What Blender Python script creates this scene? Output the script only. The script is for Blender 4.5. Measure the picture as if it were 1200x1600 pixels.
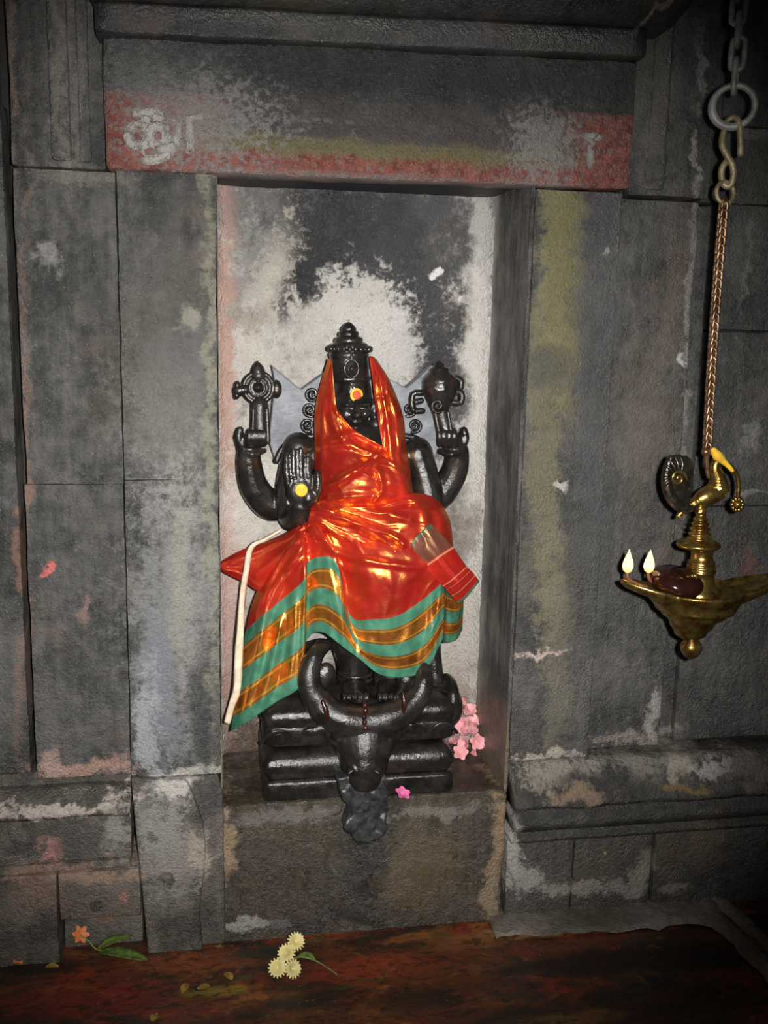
import bpy, bmesh, math, random
import numpy as np
from mathutils import Vector, Matrix, Quaternion
from mathutils.bvhtree import BVHTree

for o in list(bpy.data.objects):
    bpy.data.objects.remove(o)
SC = bpy.context.scene
COL = SC.collection
rng = random.Random(7)

# ------------------------------------------------------------------ camera
FPX, DIST, TZ = 1556.0, 1.95, 0.90
YAW, PITCH, ROLL = math.radians(10), math.radians(10.5), math.radians(-1.25)
FW = Vector((math.sin(YAW)*math.cos(PITCH), math.cos(YAW)*math.cos(PITCH), -math.sin(PITCH)))
_rt = Vector((math.cos(YAW), -math.sin(YAW), 0)); _up = _rt.cross(FW)
UP = _up*math.cos(ROLL) + _rt*math.sin(ROLL)
RT = _rt*math.cos(ROLL) - _up*math.sin(ROLL)
P0 = Vector((0, 0, TZ)) - DIST*FW
cam_d = bpy.data.cameras.new('camera'); cam = bpy.data.objects.new('camera', cam_d); COL.objects.link(cam)
cam_d.sensor_width = 36; cam_d.lens = FPX/1600*36; cam_d.clip_start = 0.05
M = Matrix((RT, UP, -FW)).transposed().to_4x4(); M.translation = P0
cam.matrix_world = M
SC.camera = cam

# ------------------------------------------------------------------ world, flash, exposure
W = bpy.data.worlds.new('dim_hall'); SC.world = W; W.use_nodes = True
W.node_tree.nodes['Background'].inputs[0].default_value = (0.75, 0.85, 1.0, 1)
W.node_tree.nodes['Background'].inputs[1].default_value = 0.022
fl = bpy.data.lights.new('camera_flash', 'SPOT'); flo = bpy.data.objects.new('camera_flash', fl); COL.objects.link(flo)
fl.energy = 300; fl.spot_size = math.radians(68); fl.spot_blend = 1.0; fl.shadow_soft_size = 0.012
fl.color = (1.0, 0.97, 0.93)
Mf = M.copy(); Mf.translation = P0 + RT*0.058 + UP*0.018
aim = (P0 + FW*1.95 - RT*0.13 + UP*0.04 - Mf.translation).normalized()
Mf = Matrix.Translation(Mf.translation) @ aim.to_track_quat('-Z', 'Y').to_matrix().to_4x4()
flo.matrix_world = Mf
SC.view_settings.view_transform = 'Standard'
SC.view_settings.look = 'None'
SC.view_settings.exposure = 0.0
SC.view_settings.gamma = 1.0
SC.view_settings.use_curve_mapping = False

def at(px, py, Y):
    d = FW*FPX + RT*(px-600) - UP*(py-800)
    return P0 + d*((Y-P0.y)/d.y)
def atz(px, py, Z):
    d = FW*FPX + RT*(px-600) - UP*(py-800)
    return P0 + d*((Z-P0.z)/d.z)
def mpp(Y):                       # metres per photo pixel at depth Y
    return (Y-P0.y)/FPX

# ------------------------------------------------------------------ noise
def _hash(ix, iy, iz, seed):
    h = (ix*374761393 + iy*668265263 + iz*2147483647 + seed*1274126177) & 0xFFFFFFFF
    h = ((h ^ (h >> 13))*1274126177) & 0xFFFFFFFF
    return ((h ^ (h >> 16)) & 0xFFFF)/65535.0
def vnoise(P, scale, seed=0):
    P = np.asarray(P, float)*scale + 1000.0
    I = np.floor(P).astype(np.int64); f = P-I; f = f*f*(3-2*f)
    r = 0
    for dx in (0, 1):
        for dy in (0, 1):
            for dz in (0, 1):
                w = (f[:, 0] if dx else 1-f[:, 0])*(f[:, 1] if dy else 1-f[:, 1])*(f[:, 2] if dz else 1-f[:, 2])
                r = r + w*_hash(I[:, 0]+dx, I[:, 1]+dy, I[:, 2]+dz, seed)
    return r*2-1
def fbm(P, scale, seed=0, oct=3):
    r = 0; a = 1; t = 0
    for k in range(oct):
        r = r + a*vnoise(P, scale*2**k, seed+k); t += a; a *= 0.5
    return r/t

# ------------------------------------------------------------------ materials
class NT:
    def __init__(s, name):
        s.m = bpy.data.materials.new(name); s.m.use_nodes = True
        s.t = s.m.node_tree; s.t.nodes.clear()
        s.out = s.n('ShaderNodeOutputMaterial')
        s.pos = s.n('ShaderNodeNewGeometry').outputs['Position']
    def n(s, typ, **kw):
        x = s.t.nodes.new(typ)
        for k, v in kw.items(): setattr(x, k, v)
        return x
    def link(s, a, b): s.t.links.new(a, b)
    def setin(s, sock, v):
        if isinstance(v, (int, float)): sock.default_value = v
        elif isinstance(v, (tuple, list)):
            sock.default_value = tuple(v)+((1,) if len(v) == 3 and sock.type == 'RGBA' else ())
        else: s.link(v, sock)
    def noise(s, scale, detail=4, rough=.55, dist=0, vec=None, color=False):
        x = s.n('ShaderNodeTexNoise'); s.setin(x.inputs['Vector'], vec or s.pos)
        x.inputs['Scale'].default_value = scale; x.inputs['Detail'].default_value = detail
        x.inputs['Roughness'].default_value = rough; x.inputs['Distortion'].default_value = dist
        return x.outputs['Color' if color else 'Fac']
    def scaled(s, sc, vec=None):
        x = s.n('ShaderNodeVectorMath', operation='MULTIPLY'); s.setin(x.inputs[0], vec or s.pos); x.inputs[1].default_value = sc
        return x.outputs[0]
    def math(s, op, a, b=0.0, clamp=False):
        x = s.n('ShaderNodeMath', operation=op, use_clamp=clamp); s.setin(x.inputs[0], a); s.setin(x.inputs[1], b)
        return x.outputs[0]
    def ramp(s, v, a, b, lo=0.0, hi=1.0):
        x = s.n('ShaderNodeMapRange', interpolation_type='SMOOTHSTEP'); s.setin(x.inputs[0], v)
        for i, k in enumerate((a, b, lo, hi)): x.inputs[i+1].default_value = k
        return x.outputs[0]
    def mix(s, f, a, b, blend='MIX'):
        x = s.n('ShaderNodeMix', data_type='RGBA', blend_type=blend)
        s.setin(x.inputs[0], f); s.setin(x.inputs[6], a); s.setin(x.inputs[7], b)
        return x.outputs[2]
    def sep(s, vec=None):
        x = s.n('ShaderNodeSeparateXYZ'); s.setin(x.inputs[0], vec or s.pos); return x.outputs
    def uv(s):
        return s.n('ShaderNodeUVMap').outputs[0]
    def blob(s, c, rx, rz, ang=0, soft=.35, nz=None, k=.8, flat='y'):
        m = s.n('ShaderNodeMapping', vector_type='TEXTURE'); s.link(s.pos, m.inputs[0])
        m.inputs[1].default_value = c
        m.inputs[2].default_value = (0, ang, 0) if flat == 'y' else (0, 0, ang)
        m.inputs[3].default_value = (rx, 1e4, rz) if flat == 'y' else (rx, rz, 1e4)
        l = s.n('ShaderNodeVectorMath', operation='LENGTH'); s.link(m.outputs[0], l.inputs[0])
        v = l.outputs['Value']
        if nz is not None:
            v = s.math('ADD', v, s.math('MULTIPLY', s.math('SUBTRACT', nz, .5), k))
        return s.ramp(v, 1+soft, 1-soft)
    def bump(s, h, strength=.5, dist=.01, prev=None):
        b = s.n('ShaderNodeBump'); b.inputs['Strength'].default_value = strength; b.inputs['Distance'].default_value = dist
        s.link(h, b.inputs['Height'])
        if prev: s.link(prev, b.inputs['Normal'])
        return b.outputs[0]
    def pbr(s, col, rough=.6, metal=0., spec=.5, normal=None, coat=0, **kw):
        p = s.n('ShaderNodeBsdfPrincipled')
        s.setin(p.inputs['Base Color'], col); s.setin(p.inputs['Roughness'], rough); s.setin(p.inputs['Metallic'], metal)
        s.setin(p.inputs['Specular IOR Level'], spec)
        if coat: p.inputs['Coat Weight'].default_value = coat; p.inputs['Coat Roughness'].default_value = .15
        for k, v in kw.items(): s.setin(p.inputs[k.replace('_', ' ')], v)
        if normal: s.link(normal, p.inputs['Normal'])
        s.link(p.outputs[0], s.out.inputs[0]); return p

def stains(t, col, lst, Y=0.0, lo=.58):
    """lst of (px, py, rx_px, ry_px, angle_deg, colour, strength, noise_k, soft): stains with a place of their own"""
    nz = t.math('ADD', t.math('MULTIPLY', t.noise(24, 6, .7), .55), t.math('MULTIPLY', t.noise(85, 5, .7), .45))
    nz = t.ramp(nz, .32, .68)
    keep = t.pos
    fine = t.ramp(t.math('ADD', t.math('MULTIPLY', t.noise(150, 5, .7), .6), t.math('MULTIPLY', t.noise(48, 5, .7), .4)), .36, .56, lo, 1.0)
    for sc, am in ((9, .10), (34, .035)):
        w = t.n('ShaderNodeVectorMath', operation='MULTIPLY_ADD'); t.link(t.noise(sc, 4, .6, color=True), w.inputs[0])
        w.inputs[1].default_value = (am,)*3
        w2 = t.n('ShaderNodeVectorMath', operation='ADD'); t.link(t.pos, w.inputs[2]); t.link(w.outputs[0], w2.inputs[0]); w2.inputs[1].default_value = (-am*.5,)*3
        t.pos = w2.outputs[0]
    for (px, py, rx, ry, a, c, st, k, so) in lst:
        p = at(px, py, Y); q = mpp(Y)
        m = t.math('MULTIPLY', t.blob(p, rx*q, ry*q, math.radians(a), so, nz, k), fine)
        col = t.mix(t.math('MULTIPLY', m, st), col, c)
    t.pos = keep
    return col

WHITE = (.50, .47, .43); PINK = (.42, .25, .2); SOOT = (.022, .023, .026); OCHRE = (.17, .15, .06); TAN = (.33, .22, .12); BLUE = (.16, .175, .2)
LGREY = (.30, .295, .28)

def stone_material(name, dark, light, lst, Y=0.0, rough=.46, bumpk=.6, extra=None, wet=None):
    t = NT(name)
    n1 = t.noise(5, 6, .6); n2 = t.noise(38, 6, .7); n3 = t.noise(260, 3, .6)
    streak = t.noise(9, 5, .6, vec=t.scaled((5, 5, .55)))
    f = t.math('ADD', t.math('MULTIPLY', n1, .45), t.math('ADD', t.math('MULTIPLY', n2, .3), t.math('MULTIPLY', streak, .25)))
    col = t.mix(t.ramp(f, .40, .64), dark, light)
    col = t.mix(t.math('MULTIPLY', t.ramp(t.noise(3.3, 4, .5), .5, .72), .5), col, (.085, .075, .045))
    col = t.mix(t.math('MULTIPLY', t.ramp(t.noise(7, 4, .5), .58, .75), .35), col, (.13, .085, .07))
    if extra: col = extra(t, col)
    col = stains(t, col, lst, Y, .8 if Y > .2 else .58)
    col = t.mix(t.ramp(n3, .60, .78, 0, .55), col, (.34, .33, .31))
    col = t.mix(t.ramp(t.noise(210, 3, .6), .60, .75, 0, .6), col, (.012, .012, .012))
    h = t.math('ADD', t.math('MULTIPLY', n2, 1.0), t.math('ADD', t.math('MULTIPLY', t.noise(120, 4, .7), 1.0), t.math('MULTIPLY', n3, .55)))
    nb = t.bump(h, bumpk, .014)
    rg = t.ramp(t.noise(14, 4, .6), .34, .66, rough-.22, rough+.12)
    if wet: rg = wet(t, rg)
    t.pbr(col, rg, 0, .75, nb)
    return t.m

MAT = {}
# pilasters and outer stones
MAT['stone'] = stone_material('sooty_granite', (.026, .027, .027), (.115, .112, .104), [
    (290, 495, 14, 20, 0, (.45, .42, .33), .8, .9, .4), (75, 400, 16, 20, 0, LGREY, .6, 1.2, .5),
    (265, 640, 75, 130, 0, (.2, .195, .18), .55, 1.2, .6), (275, 960, 62, 210, 3, (.25, .25, .25), .7, 1.5, .6),
    (245, 1090, 26, 150, 0, BLUE, .9, 1.4, .5), (235, 1150, 14, 100, 0, (.4, .4, .4), .6, 1.6, .6), (285, 900, 14, 160, 0, (.32, .30, .24), .5, 1.6, .7),
    (320, 1110, 22, 80, 0, SOOT, .85, 1.2, .5), (280, 1218, 80, 12, 0, WHITE, .8, 1.2, .5), (265, 480, 60, 110, 0, (.06, .062, .062), .5, 1, .6),
    (330, 700, 9, 400, 0, (.26, .25, .18), .6, 1.8, .7),
    (130, 1205, 80, 16, -6, PINK, .85, 1.1, .5), (80, 1210, 14, 30, 0, (.42, .3, .26), .7, 1, .5),
    (30, 900, 8, 280, 3, (.25, .12, .08), .5, 1.5, .7), (35, 600, 6, 300, 3, (.2, .14, .11), .5, 1.5, .7),
    (75, 890, 6, 12, 15, (.6, .13, .12), .9, .6, .3), (130, 955, 8, 16, 0, (.3, .18, .16), .6, 1, .5),
    (88, 120, 10, 130, -2, (.2, .185, .16), .7, 1.3, .6), (118, 150, 8, 120, 0, (.17, .16, .14), .6, 1.3, .6), (18, 130, 6, 130, 4, (.2, .13, .1), .6, 1.3, .6),
    (110, 280, 80, 14, 3, (.2, .19, .16), .55, 1.4, .6),
    (878, 400, 34, 240, -3, OCHRE, .8, .8, .3), (850, 700, 22, 330, -4, (.17, .155, .09), .65, 1, .4), (865, 1020, 25, 220, -3, (.2, .18, .12), .5, 1.2, .5),
    (930, 600, 42, 420, -3, (.055, .058, .062), .7, .9, .4), (860, 580, 30, 30, 0, (.05, .05, .045), .7, .7, .5),
    (945, 398, 6, 8, 0, LGREY, .8, .8, .4), (880, 760, 12, 8, 0, WHITE, .8, 1, .4),
    (840, 1020, 34, 6, -12, (.6, .45, .42), .85, 2.2, .5),
    (850, 1182, 70, 7, 0, (.5, .45, .38), .8, 1.8, .5), (1010, 1155, 90, 10, 0, (.36, .3, .26), .7, 1.6, .5), (1030, 1120, 12, 40, 0, (.45, .42, .38), .8, 1.3, .5),
    (1085, 520, 7, 220, -4, (.36, .34, .31), .6, 2.0, .6), (1060, 450, 26, 110, -3, (.16, .115, .085), .5, 1.2, .6), (1020, 650, 60, 150, 0, (.14, .11, .085), .5, 1.2, .6),
    (1075, 560, 7, 14, 0, (.6, .6, .6), .8, 1.2, .4), (1180, 770, 30, 5, 0, LGREY, .7, 1.5, .5), (1190, 680, 16, 24, 0, LGREY, .6, 2, .5), (1185, 400, 5, 80, 0, (.22, .21, .2), .6, 1.5, .6),
    (1185, 205, 30, 7, 0, (.26, .25, .23), .6, 1.5, .6), (1103, 110, 6, 50, -8, (.34, .33, .31), .7, 1.4, .5), (1092, 245, 6, 40, -4, (.34, .33, .31), .7, 1.6, .5),
    (1030, 180, 12, 120, 0, (.13, .12, .1), .5, 1, .5), (1185, 880, 14, 30, 0, (.16, .05, .03), .6, 1, .5),
])
def reveal_mat():
    def ex(t, col):          # soot streaks running down the reveal
        n = t.noise(14, 6, .7, vec=t.scaled((3, 5, .5)))
        y = t.math('ADD', t.sep()[1], t.math('MULTIPLY', t.math('SUBTRACT', t.noise(12, 5, .7, vec=t.scaled((1, 1, .4))), .5), .16))
        col = t.mix(t.ramp(n, .38, .62), (.018, .018, .019), (.09, .088, .082))
        col = t.mix(t.ramp(y, .20, .27, 0, .8), col, (.42, .4, .37))
        return t.mix(t.ramp(t.math('ADD', t.sep()[2], t.math('MULTIPLY', n, .2)), .62, .5, 0, .5), col, (.26, .19, .13))
    return stone_material('niche_reveal_stone', (.03, .031, .033), (.15, .148, .14), [], .1, extra=ex)
MAT['niche_back'] = None
def nb_extra(t, col):
    n = t.noise(16, 6, .7)
    return t.mix(t.ramp(n, .3, .62), (.20, .165, .15), (.56, .53, .49))
MAT['niche_back'] = stone_material('limewashed_niche_stone', (.2, .2, .2), (.4, .4, .4), [
    (560, 330, 230, 90, 0, (.085, .088, .092), .85, .9, .5), (400, 350, 65, 100, 0, (.23, .225, .215), .75, 1.6, .6), (410, 310, 60, 40, 0, (.05, .05, .05), .5, 2, .6),
    (545, 400, 110, 120, 0, SOOT, .96, .7, .28), (470, 440, 45, 75, 18, SOOT, .95, .8, .3), (655, 490, 60, 120, -12, (.03, .032, .036), .96, .8, .3),
    (690, 610, 46, 110, -4, (.035, .037, .042), .92, .9, .35), (640, 380, 90, 90, 0, (.05, .052, .056), .85, 1., .4), (700, 370, 40, 90, 0, (.09, .09, .09), .6, 1.6, .5),
    (565, 480, 66, 56, 0, (.60, .58, .54), .95, 1.2, .35), (510, 500, 70, 40, -15, (.56, .53, .48), .9, 1.3, .4), (600, 540, 60, 70, 0, (.62, .6, .57), .9, 1., .35),
    (425, 430, 24, 70, 22, (.50, .46, .4), .8, 1.7, .5), (400, 560, 50, 60, 0, (.58, .54, .49), .85, 1.2, .5), (390, 500, 24, 20, 0, (.2, .15, .1), .5, 1.6, .5),
    (676, 424, 11, 9, 0, (.85, .84, .82), 1, .9, .25), (716, 468, 6, 5, 0, (.7, .69, .67), .9, .9, .25),
    (748, 560, 16, 260, -2, (.62, .6, .57), .92, 1.3, .5), (752, 350, 12, 60, -4, (.4, .39, .37), .7, 1.5, .6), (740, 880, 22, 150, -2, (.6, .56, .52), .9, 1.3, .5),
    (352, 620, 13, 420, 0, (.46, .27, .22), .8, 1.1, .5), (356, 330, 16, 60, 0, (.33, .22, .2), .6, 1.2, .5),
    (395, 790, 50, 80, 0, (.62, .58, .52), .85, 1.2, .5), (360, 960, 26, 130, 0, (.50, .33, .29), .8, 1, .5), (430, 760, 25, 40, 0, (.66, .63, .58), .7, 1, .5),
    (722, 830, 20, 70, 0, (.16, .13, .11), .7, 1.5, .5), (715, 1010, 30, 90, 0, (.5, .45, .4), .8, 1.2, .5), (725, 1090, 20, 40, 0, (.3, .2, .15), .6, 1.4, .5),
    (385, 1185, 55, 75, 0, (.075, .04, .024), .95, .7, .3), (735, 1200, 50, 45, 0, (.09, .05, .03), .9, .8, .35), (357, 1085, 10, 80, 0, (.35, .22, .18), .7, 1, .5),
], .27, rough=.55, bumpk=.75, extra=nb_extra)
MAT['reveal'] = None
MAT['ledge'] = stone_material('wet_brown_stone', (.03, .024, .016), (.10, .08, .055), [
    (570, 1350, 40, 110, 2, (.018, .019, .019), .9, .9, .4), (450, 1275, 90, 16, 0, (.17, .16, .15), .7, 1.4, .5), (680, 1270, 80, 10, -3, (.24, .23, .2), .6, 1.6, .5),
    (775, 1350, 14, 130, 3, (.36, .24, .14), .85, 1.2, .5), (350, 1330, 16, 60, 0, (.38, .27, .16), .8, 1.2, .5), (660, 1370, 70, 70, 0, (.14, .10, .05), .6, 1.2, .5),
    (430, 1380, 60, 60, 0, (.06, .045, .03), .6, 1.2, .5), (400, 1450, 50, 12, 0, (.36, .35, .33), .9, 1.1, .3), (480, 1445, 60, 14, 0, SOOT, .8, 1.2, .4), (770, 1400, 14, 40, 0, (.3, .24, .16), .8, 1, .5),
], 0, rough=.3, bumpk=.6)
MAT['base'] = stone_material('plastered_base_stone', (.05, .045, .037), (.17, .15, .125), [
    (265, 1330, 55, 90, 0, (.33, .31, .28), .7, 1.3, .5), (250, 1280, 40, 55, 0, (.28, .27, .25), .8, 1.4, .5), (270, 1232, 45, 14, 0, (.55, .52, .48), .9, 1.2, .4), (310, 1330, 12, 80, 0, (.42, .36, .28), .7, 1.3, .5),
    (253, 1372, 13, 13, 0, (.02, .02, .02), .9, .8, .3), (245, 1310, 10, 9, 0, (.05, .05, .05), .7, .8, .4), (290, 1440, 45, 26, -12, (.03, .026, .02), .8, 1.2, .4),
    (325, 1255, 22, 40, 20, (.03, .031, .031), .85, .9, .4), (222, 1240, 16, 30, 0, (.05, .05, .05), .6, 1, .5),
    (90, 1268, 120, 7, -4, (.55, .47, .42), .9, 1.6, .5), (80, 1330, 22, 18, 0, (.6, .25, .23), .8, 1.5, .5), (30, 1330, 20, 18, 0, (.025, .025, .025), .9, 1, .4), (135, 1310, 55, 36, 0, (.06, .06, .055), .8, 1.2, .4),
    (180, 1300, 18, 40, 0, (.4, .38, .33), .6, 1.5, .5), (100, 1366, 120, 14, 3, (.40, .25, .18), .75, 1.3, .5), (60, 1400, 60, 30, 0, (.26, .16, .12), .7, 1.2, .5),
    (150, 1410, 60, 30, 0, (.12, .085, .065), .7, 1.2, .5), (155, 1415, 9, 6, 0, (.02, .02, .02), .9, .6, .3), (190, 1400, 10, 14, 20, (.5, .2, .16), .7, 1, .4), (150, 1440, 70, 7, 0, (.22, .12, .07), .7, 1, .5),
    (60, 1455, 60, 14, 0, (.03, .022, .018), .7, 1, .5),
], -.01, rough=.45, bumpk=.6)
MAT['plinth'] = stone_material('worn_plinth_stone', (.030, .030, .028), (.095, .09, .078), [
    (870, 1200, 60, 26, -3, (.36, .31, .26), .75, 1.8, .5), (1040, 1185, 90, 24, -3, (.3, .27, .23), .7, 1.8, .5), (1060, 1200, 26, 20, 0, (.5, .43, .36), .7, 1.6, .5), (1110, 1198, 30, 12, 0, (.55, .53, .5), .8, 1.7, .5), (900, 1235, 45, 12, 0, (.33, .23, .15), .7, 1.6, .5),
    (1060, 1225, 40, 7, 0, (.3, .2, .06), .7, 1.5, .5), (1160, 1200, 50, 20, 0, (.2, .16, .13), .6, 1.6, .5), (930, 1215, 60, 10, 0, (.03, .03, .03), .7, 1.6, .5),
    (795, 1330, 18, 70, -8, (.46, .43, .4), .9, .9, .4), (830, 1385, 50, 26, 25, (.44, .41, .38), .9, 1., .4), (900, 1395, 60, 14, 0, (.36, .32, .28), .8, 1.2, .4), (1006, 1365, 16, 36, 14, (.38, .33, .28), .85, .8, .4), (985, 1395, 40, 12, 0, (.33, .29, .26), .8, 1, .4), (1055, 1392, 25, 14, 0, (.36, .31, .27), .7, 1.3, .4),
    (1060, 1335, 50, 30, 0, (.11, .06, .035), .6, 1.3, .5), (1110, 1320, 40, 50, 0, (.2, .14, .09), .5, 1.5, .5), (955, 1335, 3, 4, 0, (.6, .4, .2), .8, .3, .3),
], -.02, rough=.45, bumpk=.6)
MAT['curb'] = stone_material('grey_cement', (.13, .105, .085), (.30, .26, .225), [], 0, rough=.5, bumpk=.5)
MAT['cornice'] = stone_material('oily_dark_stone', (.014, .016, .018), (.038, .042, .043), [(1025, 15, 6, 40, 30, (.25, .23, .2), .7, .8, .4)], -.06, rough=.45, bumpk=.45)

def lintel_extra(t, col):
    px = t.sep()
    n = t.noise(14, 5, .6); n2 = t.noise(45, 5, .65)
    z = t.math('ADD', px[2], t.math('MULTIPLY', t.math('SUBTRACT', n, .5), .012))
    z2 = t.math('ADD', px[2], t.math('ADD', t.math('MULTIPLY', t.math('SUBTRACT', n, .5), .05), t.math('MULTIPLY', t.math('SUBTRACT', n2, .5), .03)))
    x2 = t.math('ADD', px[0], t.math('MULTIPLY', t.math('SUBTRACT', n, .5), .12))
    col = t.mix(.75, col, t.mix(t.ramp(n2, .35, .7), (.028, .031, .032), (.072, .075, .075)))
    ztop = t.ramp(px[0], -.5, .46, 1.648, 1.658)
    band = t.ramp(t.math('SUBTRACT', ztop, z), -.002, .004)
    red = t.mix(t.ramp(n2, .34, .66), (.14, .038, .03), (.28, .10, .078))
    red = t.mix(t.ramp(t.noise(110, 5, .7), .5, .62, 0, .6), red, (.2, .18, .165))
    col = t.mix(band, col, red)
    # soot that has blackened the middle of the band, leaving the lower edge and both ends
    mid = t.math('MULTIPLY', t.ramp(x2, -.42, -.26), t.ramp(x2, .40, .27))
    s = t.math('MULTIPLY', mid, t.ramp(z2, 1.55, 1.572))
    col = t.mix(t.math('MULTIPLY', s, .93), col, t.mix(n2, (.04, .041, .044), (.085, .083, .08)))
    yel = t.math('MULTIPLY', mid, t.math('MULTIPLY', t.ramp(z2, 1.548, 1.562), t.ramp(z2, 1.595, 1.575)))
    col = t.mix(t.math('MULTIPLY', yel, .7), col, (.17, .15, .07))
    low = t.math('MULTIPLY', mid, t.ramp(z2, 1.535, 1.522))
    col = t.mix(t.math('MULTIPLY', low, .6), col, (.2, .19, .18))
    # rubbed pale patches near both ends
    n3 = t.ramp(t.noise(90, 5, .7), .35, .65)
    a = t.blob(at(310, 185, -.02), .11, .07, 0, .6, n3, 1.3); b = t.blob(at(850, 225, -.02), .06, .06, 0, .6, n3, 1.3); c = t.blob(at(230, 120, -.02), .09, .05, 0, .6, n3, 1.4)
    g = t.math('MAXIMUM', t.math('MAXIMUM', a, b), t.math('MULTIPLY', c, .5))
    return t.mix(t.math('MULTIPLY', g, .7), col, (.27, .26, .25))
MAT['lintel'] = stone_material('painted_lintel_stone', (.05, .05, .05), (.12, .12, .12), [
    (250, 110, 90, 40, 0, (.16, .16, .155), .6, 1.5, .6), (620, 115, 300, 40, 2, (.02, .024, .026), .75, 1, .6)], -.02, rough=.42, bumpk=.9, extra=lintel_extra)
MAT['reveal'] = reveal_mat()

def floor_material():
    t = NT('wet_stained_floor')
    v = t.scaled((1, 2.2, 1)); w = t.noise(3, 3, .5, vec=v, color=True)
    a = t.n('ShaderNodeVectorMath', operation='MULTIPLY_ADD'); t.link(w, a.inputs[0]); a.inputs[1].default_value = (.25,)*3; t.link(v, a.inputs[2])
    vec = a.outputs[0]
    n1 = t.noise(5.5, 5, .6, vec=vec); n2 = t.noise(11, 6, .65, vec=vec); n3 = t.noise(60, 4, .6); n4 = t.noise(7.3, 5, .6, vec=t.scaled((1.3, 1, 1), vec))
    col = t.mix(t.ramp(n1, .35, .6), (.022, .019, .013), (.14, .04, .018))
    col = t.mix(t.ramp(n2, .52, .68, 0, .9), col, (.28, .034, .018))
    col = t.mix(t.ramp(n4, .54, .7, 0, .85), col, (.30, .115, .028))
    col = t.mix(t.ramp(t.noise(8, 5, .6, vec=t.scaled((1, 1.7, 1), vec)), .60, .72, 0, .8), col, (.06, .08, .025))
    col = t.mix(t.ramp(t.noise(26, 4, .6, vec=vec), .66, .74, 0, .8), col, (.32, .22, .05))
    col = t.mix(t.ramp(n3, .62, .8, 0, .5), col, (.01, .009, .008))
    nz = t.noise(20, 5, .6)
    for (px, py, rx, ry, a_, c, st, k) in [
        (850, 1450, .17, .022, .03, (.42, .22, .07), .8, 1.4), (720, 1470, .09, .03, 0, (.22, .08, .03), .7, 1.4), (950, 1500, .16, .045, 0, (.014, .011, .008), .9, .9), (1080, 1490, .11, .06, 0, (.016, .013, .011), .9, 1.),
        (1000, 1570, .2, .05, 0, (.03, .018, .010), .7, 1.2), (560, 1510, .16, .035, 0, (.27, .04, .02), .65, 1.2), (300, 1500, .12, .03, 0, (.30, .075, .026), .6, 1.3), (130, 1560, .14, .05, 0, (.21, .022, .014), .7, 1.),
        (420, 1485, .08, .02, 0, (.025, .028, .018), .85, 1.), (60, 1510, .1, .02, 0, (.02, .016, .01), .8, 1.), (640, 1560, .1, .03, 0, (.012, .011, .008), .7, 1.3), (900, 1590, .1, .02, 0, (.26, .14, .03), .7, 1.6), (340, 1545, .07, .014, 0, (.28, .2, .03), .7, 1.5), (500, 1585, .15, .02, 0, (.14, .05, .02), .6, 1.4)]:
        p = atz(px, py, 0)
        m = t.blob(p, rx, ry, a_, .4, nz, k, flat='z')
        col = t.mix(t.math('MULTIPLY', m, st), col, c)
    col = t.mix(t.ramp(t.noise(34, 6, .7, vec=vec), .50, .62, 0, .75), col, (.020, .017, .012))
    col = t.mix(t.ramp(t.noise(90, 4, .7), .64, .72, 0, .6), col, (.30, .22, .12))
    h = t.math('ADD', n2, t.math('MULTIPLY', n3, .6))
    nb = t.bump(h, .6, .008)
    t.pbr(col, t.ramp(t.noise(9, 4, .6),   .35, .65, .12, .5), 0, .6, nb)
    return t.m
MAT['floor'] = floor_material()

def simple(name, col, rough=.5, metal=0, bump=0, bscale=200, var=.25, spec=.5, coat=0, **kw):
    t = NT(name); n = t.noise(60, 4, .6)
    c2 = tuple(c*(1-var) for c in col)
    c = t.mix(t.ramp(n, .35, .65), c2, col)
    nb = t.bump(t.noise(bscale, 4, .6), bump, .002) if bump else None
    t.pbr(c, rough, metal, spec, nb, coat, **kw); return t.m

def black_stone():
    t = NT('oiled_black_stone')
    n = t.noise(30, 5, .6); n2 = t.noise(220, 4, .65)
    col = t.mix(t.ramp(n, .35, .7), (.009, .0085, .008), (.026, .022, .019))
    col = t.mix(t.ramp(t.noise(12, 4, .6), .6, .75, 0, .5), col, (.05, .02, .012))
    col = t.mix(t.ramp(n2, .66, .8, 0, .4), col, (.12, .1, .09))
    nb = t.bump(t.math('ADD', n2, t.math('MULTIPLY', t.noise(70, 4, .6), 1.2)), .28, .004)
    t.pbr(col, t.ramp(t.noise(11, 4, .6), .36, .64, .12, .33), 0, .6, nb); return t.m
MAT['idol'] = black_stone()
def slab_mat():
    t = NT('grey_unoiled_stone')
    n = t.noise(25, 6, .7); s = t.noise(60, 5, .7, vec=t.scaled((1, 1, 3)))
    col = t.mix(t.ramp(n, .3, .7), (.10, .11, .125), (.23, .245, .27))
    col = t.mix(t.ramp(s, .55, .75, 0, .6), col, (.05, .05, .055))
    t.pbr(col, .5, 0, .5, t.bump(s, .4, .004)); return t.m
MAT['slab'] = slab_mat()
MAT['drip'] = simple('dark_grey_cement', (.042, .046, .046), .4, bump=.9, bscale=70, var=.6)

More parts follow.
